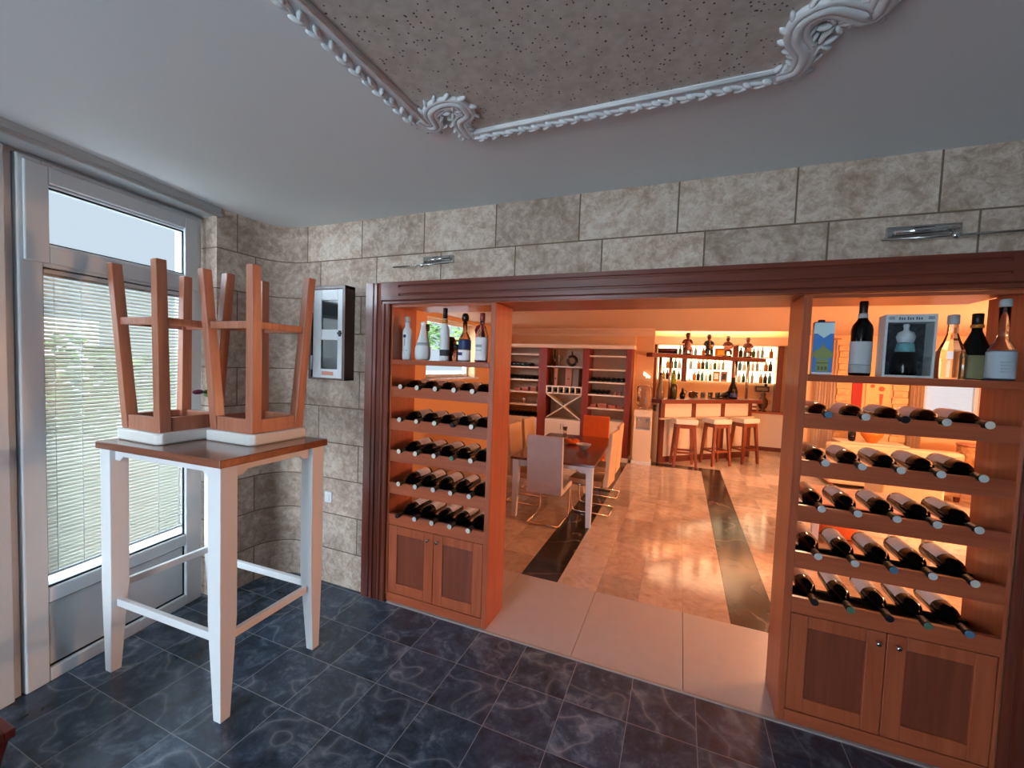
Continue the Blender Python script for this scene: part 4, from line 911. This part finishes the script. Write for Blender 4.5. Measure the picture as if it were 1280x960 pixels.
for i in range(9):
    g = bottle('tumbler', 'clear glass on the bar counter, %s from the left of the row' % ((ORD+['sixth', 'seventh', 'eighth', 'ninth'])[i]), 'glass', bp(.86+.085*i, .17+.05*(i % 2), ZT), [('glass', 'glass', [(.022, 0), (.025, .003), (.03, .10), (.027, .10), (.02, .006)], dict(seg=12))], 'glasses on the bar counter')
t = thing('big_bottle', 'big black bottle standing at the right end of the bar counter', 'bottle', bp(1.66, .10, ZT)); b = MB(); b.lathe([(.07, 0), (.08, .01), (.08, .12), (.062, .20), (.026, .29), (.022, .36), (.026, .37), (.02, .375)], seg=18); b.obj('body', 'black_glass', t); b = MB(); b.lathe([(.0805, .03), (.0812, .031), (.0812, .10), (.0805, .101)], seg=18); b.obj('paper_label', 'navy', t)
t = thing('lying_bottle', 'dark bottle lying on a cradle beside the big black bottle', 'bottle', bp(1.44, .09, ZT), BA); b = MB(); b.tube([(-.14, 0, .035), (-.06, 0, .05), (-.02, 0, .065), (.10, 0, .09)], [.016, .018, .042, .045], 12); b.obj('body', 'black_glass', t); b = MB(); b.box(-.06, .07, -.04, .04, .0, .018); b.box(.05, .07, -.04, .04, .018, .05); b.obj('cradle', 'black', t)
t = thing('tray', 'flat dark tray on the bar counter in front of the glasses', 'tray', bp(1.25, .04, ZT), BA); b = MB(); b.box(-.1, .1, -.06, .06, 0, .008); b.box(-.1, .1, -.06, -.055, .008, .016); b.box(-.1, .1, .055, .06, .008, .016); b.obj('tray', 'black', t)
# bar stools
def standing_stool(label, loc, rz):
    t = thing('bar_stool', label, 'bar stool', (0, 0, 0), 0, 'stools along the bar'); stool_parts(t, .33, .31, .745, mats=('stool_wood_red', 'cushion_warm'), cush=.075, splay=.05, leg=.017, inset=.03)
    return t
M['stool_wood_red'] = wood('stool_wood_red', (116, 52, 30), (142, 70, 42), 'z', .4, .2); M['cushion_warm'] = plain('cream_leatherette', (232, 222, 206), .5)
st = standing_stool('bar stool with cream cushion, nearest the water dispenser', None, 0)
def place_stool(o, x, y, rz): o.location = (x, y, .7455); o.rotation_euler = (pi, 0, rz)
place_stool(st, .09, 7.02, BA*.25)
o = dup(st, 'middle one of the three cream-cushioned bar stools'); place_stool(o, .57, 7.42, BA*.8)
o = dup(st, 'bar stool with cream cushion at the right, nearest the wall lit from the bar'); place_stool(o, 1.02, 7.86, BA*.9)

# ---------------------------------------------------------------- display wall behind the bar
t = thing('bar_display', 'brightly backlit glass-shelf display on the wall behind the bar', 'display shelf', (0, 9.6, 0))
b = MB(); b.box(-.48, 1.72, -.03, -.001, 1.29, 2.02); b.obj('light_panel', 'backlight', t)
for x in (-.60, -.005, .93, 1.70):
    b = MB(); b.box(x, x+.10, -.22, -.031, 1.27 if x not in (-.60, 1.70) else (.002 if x < 0 else .755), 2.028); b.obj('post', 'cherry_dark', t)
b = MB()
for z in (1.29, 1.53, 1.79): b.box(-.49, 1.69, -.2, -.031, z, z+.012)
b.obj('glass_shelf', 'frost', t)
b = MB(); b.box(-.49, -.1, -.215, -.2, 1.85, 1.95); [b.lathe([(.05, -.215), (.05, -.2)], (-.44+.098*i, 0, 1.85), 12, 'y') for i in range(4)]; b.obj('valance', 'maroon', t)
DG = 'bottles in the bar display'; bcol = ['glass', 'green_glass', 'brown_glass', 'label_grey', 'label', 'gold', 'frost', 'teal_print']; M['teal_print'] = plain('teal_print', (70, 130, 130), .3)
protos = []
for k in range(8):
    b = MB(); h = .17+.014*(k % 4); r = .028+.004*(k % 3)
    b.lathe([(r, 0), (r, h*.6), (r*.4, h*.75), (r*.36, h), (r*.2, h+.002)], seg=12); o = b.obj('liquor_bottle', bcol[k]); protos.append(o); o.location = (0, 0, -50)
usedp = set(); cnt = 0
CN = ['clear', 'green', 'brown', 'grey', 'white', 'amber', 'frosted', 'teal']
for zi, z in enumerate((1.302, 1.542, 1.802)):
    nrow = 0
    for i in range(28):
        x = -.43+i*.0755
        if any(abs(x-(p+.05)) < .085 for p in (-.60, -.005, .93, 1.70)): continue
        if .58 < x < .86 and zi != 1: continue
        if x < -.06 and zi == 2: continue
        k = (i*5+zi*3) % 8; nrow += 1
        o = protos[k] if k not in usedp else protos[k].copy()
        if k in usedp: COL.objects.link(o)
        usedp.add(k); o.location = (x, 9.48, z)
        tag(o, '%s bottle on the %s shelf of the bar display, %s from left' % (CN[k], ['bottom', 'middle', 'top'][zi], '%d%s' % (nrow, 'th' if 10 < nrow < 21 else {1: 'st', 2: 'nd', 3: 'rd'}.get(nrow % 10, 'th'))), 'bottle', DG)
def picture_card(label, x, z, w, h, m1, m2, cat='picture'):
    t = thing('framed_card', label, cat, (x, 9.45, z)); b = MB(); b.box(-w/2, w/2, -.012, 0, 0, h); b.obj('card', m1, t)
    b = MB(); b.box(-w*.3, w*.3, -.014, -.0121, h*.2, h*.8); b.obj('print', m2, t)
picture_card('yellow box on the top shelf of the bar display', .72, 1.802, .22, .17, 'gold', plain('yellow_print', (236, 190, 60), .6), 'box')
picture_card('orange framed card on the bottom shelf of the bar display', .66, 1.302, .13, .2, 'gold', 'label')
picture_card('dark framed card on the bottom shelf, right of the orange one', .80, 1.302, .12, .2, 'stool_wood', 'ink')
# low back cabinet right of the bar
t = thing('back_cabinet', 'low cream cabinet with wooden top right of the bar counter', 'cabinet', (1.55, 9.42, 0))
b = MB(); b.box(-.32, .36, -.17, .17, .08, .72); b.obj('body', 'cream', t)
b = MB(); b.box(-.32, .36, -.16, .17, .0005, .0795); b.obj('plinth', 'cherry_dark_x', t)
b = MB(); b.box(-.34, .365, -.19, .17, .7205, .75); b.obj('top', 'cherry_x', t, bevel=.004)
t = thing('samovar', 'ornate dark urn on the back cabinet right of the bar', 'urn', (1.50, 9.36, .7505))
b = MB(); b.lathe([(.06, 0), (.065, .02), (.03, .04), (.075, .09), (.09, .16), (.085, .22), (.05, .27), (.035, .30), (.05, .33), (.03, .36), (.01, .40)], seg=18); b.obj('body', plain('bronze', (96, 70, 56), .3, .6), t)
for s in (-1, 1): b = MB(); b.tube([(s*.085, 0, .22), (s*.12, 0, .23), (s*.12, 0, .16), (s*.09, 0, .15)], .007, 6); b.obj('handle', 'gold', t)
t = thing('book_stack', 'stack of dark and white boxes on the back cabinet beside the urn', 'boxes', (1.31, 9.34, .7505), .1); b = MB()
for i in range(4): b.box(-.07, .07, -.05, .05, i*.035, i*.035+.034, i % 2)
b.obj('stack', ['maroon', 'label'], t)
t = thing('wall_shelf', 'small dark wall shelf above the urn', 'shelf', (1.50, 9.599, 1.13)); b = MB(); b.box(-.12, .12, -.12, -.0005, 0, .02); b.box(-.12, .12, -.12, -.0005, .09, .11); b.box(-.12, -.105, -.12, -.0005, .02, .09); b.box(.105, .12, -.12, -.0005, .02, .09); b.obj('shelf', 'charcoal', t)
bottle('small_vase', 'small dark vase on the wall shelf above the urn', 'vase', (1.56, 9.53, 1.2405), [('body', 'black_glass', [(.02, 0), (.03, .03), (.012, .07), (.016, .1)], {}), ('rim', 'gold', [(.017, .1005), (.018, .104), (.016, .106)], {})])

# ---------------------------------------------------------------- lounge seen through the right cabinet
t = thing('sofa', 'long cream sofa across the lounge, seen through the right wine cabinet', 'sofa', (2.55, 6.85, 0), 0)
b = MB(); b.box(-.66, .70, -.12, .08, .06, .60); b.obj('backrest', 'sofa', t, bevel=.03, seg=3)
b = MB(); b.box(-.54, .58, .081, .6, .06, .30); b.obj('seat', 'sofa', t, bevel=.03, seg=3)
for a, e in ((-.66, -.541), (.581, .70)): b = MB(); b.box(a, e, .081, .6, .06, .42); b.obj('armrest', 'sofa', t, bevel=.03, seg=3)
for sx in (-.62, .66):
    for sy in (-.09, .55): b = MB(); b.frustum((sx, sy, .0), (.018, .018), (sx, sy, .06), (.024, .024)); b.obj('foot', 'cherry_dark', t)
t = thing('pouf', 'square cream pouf on the marble floor in front of the sofa', 'pouf', (2.28, 5.75, 0))
b = MB(); b.box(-.26, .26, -.22, .22, .03, .40); b.obj('body', 'sofa', t, bevel=.025, seg=3)
for sx in (-.2, .2):
    for sy in (-.16, .16): b = MB(); b.lathe([(.02, 0), (.024, .03)], (sx, sy, 0), 10); b.obj('foot', 'black', t)
t = thing('coffee_table', 'low table with pinkish stone top and white legs behind the right wine cabinet', 'table', (1.50, 4.55, 0))
b = MB(); b.box(-.42, .42, -.34, .34, .40, .42); b.obj('tabletop', plain('pink_stone', (188, 148, 136), .3, var=.15), t, bevel=.003)
for sx in (-.37, .37):
    for sy in (-.29, .29): b = MB(); b.frustum((sx, sy, 0), (.02, .02), (sx, sy, .40), (.028, .028)); b.obj('leg', 'white_lacquer', t)
t = thing('floor_cushion', 'red-orange cushion on the floor under the low stone table', 'cushion', (1.42, 4.62, 0))
b = MB(); b.ell((0, 0, .06), (.2, .17, .06), seg=16, rings=8); b.obj('cushion', 'orange_fabric', t); b = MB(); b.tube([(.2*math.cos(a), .17*math.sin(a), .06) for a in [2*pi*i/24 for i in range(24)]], .006, 6, closed=True); b.obj('piping', 'red', t)
t = thing('armchair', 'cream armchair right of the sofa behind the right wine cabinet', 'armchair', (3.75, 6.2, 0), .5)
b = MB(); b.box(-.34, .34, -.1, .08, .06, .74); b.obj('backrest', 'sofa', t, bevel=.03, seg=3); b = MB(); b.box(-.34, .34, .081, .5, .06, .36); b.obj('seat', 'sofa', t, bevel=.03, seg=3)
for sx in (-.3, .3):
    for sy in (-.06, .44): b = MB(); b.frustum((sx, sy, 0), (.018, .018), (sx, sy, .06), (.022, .022)); b.obj('foot', 'cherry_dark', t)
t = thing('console_table', 'pale side table carrying an orange bowl behind the cream sofa', 'table', (2.65, 7.75, 0)); b = MB(); b.box(-.4, .4, -.2, .2, .50, .53); b.obj('tabletop', 'cream', t, bevel=.004)
for sx in (-.36, .36):
    for sy in (-.16, .16): b = MB(); b.frustum((sx, sy, 0), (.02, .02), (sx, sy, .50), (.025, .025)); b.obj('leg', 'cream', t)
bottle('fruit_bowl', 'orange glass bowl on the side table behind the sofa', 'bowl', (2.66, 7.7, .5305), [('bowl', plain('orange_glass', (226, 120, 40), .1, coat=.4), [(.06, 0), (.065, .01), (.13, .10), (.14, .17), (.13, .17), (.05, .02)], {}), ('rim', 'gold', [(.141, .1705), (.143, .175), (.13, .175)], {})])
bottle('dark_cup', 'small dark cup beside the orange glass bowl', 'cup', (2.42, 7.7, .5305), [('cup', 'black_glass', [(.03, 0), (.045, .02), (.05, .14), (.044, .14), (.03, .02)], {})])
t = thing('basket', 'wicker basket behind the cream armchair, seen at the right cabinet edge', 'basket', (3.72, 7.5, 0)); b = MB(); b.lathe([(.14, 0), (.15, .01), (.18, .3), (.19, .62), (.17, .62), (.13, .03)], seg=18); b.obj('body', plain('wicker', (170, 120, 76), .8, var=.25), t); b = MB(); b.tube([(.185*math.cos(a), .185*math.sin(a), .63) for a in [2*pi*i/20 for i in range(20)]], .016, 6, closed=True); b.obj('rim', 'stool_wood', t)
# curtains, quoins, picture, blind on the lounge wall
def curtain(label, x0, x1, z0, z1):
    t = thing('curtain', label, 'curtain', ((x0+x1)/2, 8.13, z0), 0, 'curtains on the lounge wall'); n = 40; w = x1-x0
    A = [(-w/2+w*i/n, .022*math.sin(i*1.15)) for i in range(n+1)]; b = MB(); b.prism(A+[(x, y+.006) for x, y in A[::-1]], 'z', 0, z1-z0-.03); b.obj('cloth', 'sofa', t)
    b = MB(); b.tube([(-w/2-.03, 0, z1-z0-.012), (w/2+.03, 0, z1-z0-.012)], .011, 8); b.obj('rail', 'stool_wood', t)
curtain('cream curtain at the left end of the lounge wall', 2.02, 2.30, .02, 2.1); curtain('cream curtain beside the lounge window blind', 3.24, 3.40, .02, 2.1)
for x, nm in ((2.42, 'left'), (3.14, 'right')):
    t = thing('stone_quoin', 'column of pale stone blocks on the lounge wall, %s of the picture' % nm, 'stone column', (x, 8.2, 0), 0, 'stone columns on the lounge wall'); b = MB()
    for i in range(20): w = .10 if i % 2 else .085; b.box(-w, w, -.03, -.0005, .002+i*.1, .096+i*.1)
    b.obj('blocks', plain('quoin_stone', (206, 166, 116), .85, var=.1) if 'quoin_stone' not in bpy.data.materials else bpy.data.materials['quoin_stone'], t, bevel=.006)
t = thing('wall_hanging', 'long red cloth strip hanging on the lounge wall', 'wall hanging', (2.60, 8.2, .9)); b = MB(); b.box(-.065, .065, -.012, -.0005, 0, 1.1); b.obj('cloth', plain('red_cloth', (170, 50, 44), .8), t); b = MB(); b.tube([(-.08, -.012, 1.1), (.08, -.012, 1.1)], .010, 8); b.obj('rod', 'stool_wood', t)
t = thing('wall_picture', 'pale picture with red motif on the lounge wall', 'picture', (2.86, 8.2, .98)); b = MB(); b.box(-.15, .15, -.014, -.0005, 0, .56); b.obj('canvas', plain('picture_ground', (236, 182, 120), .7, var=.05), t)
b = MB(); b.prism([(.03, .08), (.06, .08), (.07, .26), (.02, .26)], 'y', -.016, -.0141); b.lathe([(.04, -.016), (.04, -.0141)], (.045, 0, .34), 10, 'y'); b.lathe([(.03, -.016), (.03, -.0141)], (-.07, 0, .38), 8, 'y'); b.obj('motif', plain('motif_red', (196, 86, 52), .7), t)
t = thing('window_blind', 'white slatted blind on the lounge window behind the right cabinet', 'blind', (3.735, 8.19, .95)); b = MB()
for i in range(26): b.box(-.32, .32, -.035, -.012, i*.021, i*.021+.004)
b.obj('slats', 'white_lacquer', t); b = MB(); b.box(-.33, .33, -.04, -.0005, .546, .575); b.obj('head_rail', 'white_lacquer', t); b = MB(); b.tube([(-.25, -.02, 0), (-.25, -.02, .55)], .003, 5); b.tube([(.25, -.02, 0), (.25, -.02, .55)], .003, 5); b.obj('cord', 'label', t)

# ---------------------------------------------------------------- garden outside the dining window and the door
def shrub(label, c, r, n, mat, seed, cat='shrub', group='shrubs outside the windows'):
    rnd = random.Random(seed); t = thing('garden_shrub', label, cat, (c[0], c[1], -.1), 0, group); b = MB()
    for i in range(n):
        a, e, q = rnd.uniform(0, 2*pi), rnd.uniform(-.3, 1), rnd.random()**.4
        p = Vector((math.cos(a)*math.sqrt(max(0, 1-e*e))*r[0]*q, math.sin(a)*math.sqrt(max(0, 1-e*e))*r[1]*q, c[2]+.1+e*r[2]*q)); s = rnd.uniform(.05, .11)
        m = Matrix.Rotation(rnd.uniform(0, 6.3), 3, 'Z') @ Matrix.Rotation(rnd.uniform(-1.2, 1.2), 3, 'X')
        b.b.faces.new([b.b.verts.new(p+m @ Vector(v)) for v in ((-s, 0, 0), (0, -s*.45, .01), (s, 0, 0), (0, s*.45, .01))]).material_index = rnd.random() < .4
    f = b.obj('foliage', [mat, 'leaf_pale'], t); b = MB(); b.tube([(0, 0, 0), (.02, 0, c[2]*.6), (0, .02, c[2]+.1)], [.06, .05, .03], 8); b.obj('trunk', 'cherry_dark', t)
shrub('green shrub at the left outside the dining window', (-7.2, 9.9, 2.2), (.9, 1.0, 1.3), 1700, 'leaf', 1)
shrub('paler shrub at the right outside the dining window', (-5.2, 10.2, 2.1), (.7, .9, 1.0), 1100, 'leaf_pale', 2)
shrub('tall green hedge outside the white door blind', (-6.0, .6, .8), (.6, 3.2, 1.0), 5200, 'leaf', 3)
b = MB(); b.box(-4.9, -4.8, 4.5, 13, -.12, 1.3); b.box(-9.6, -9.4, -4, 4, -.12, 2.0); struct(b.obj('wall_garden', 'render'))
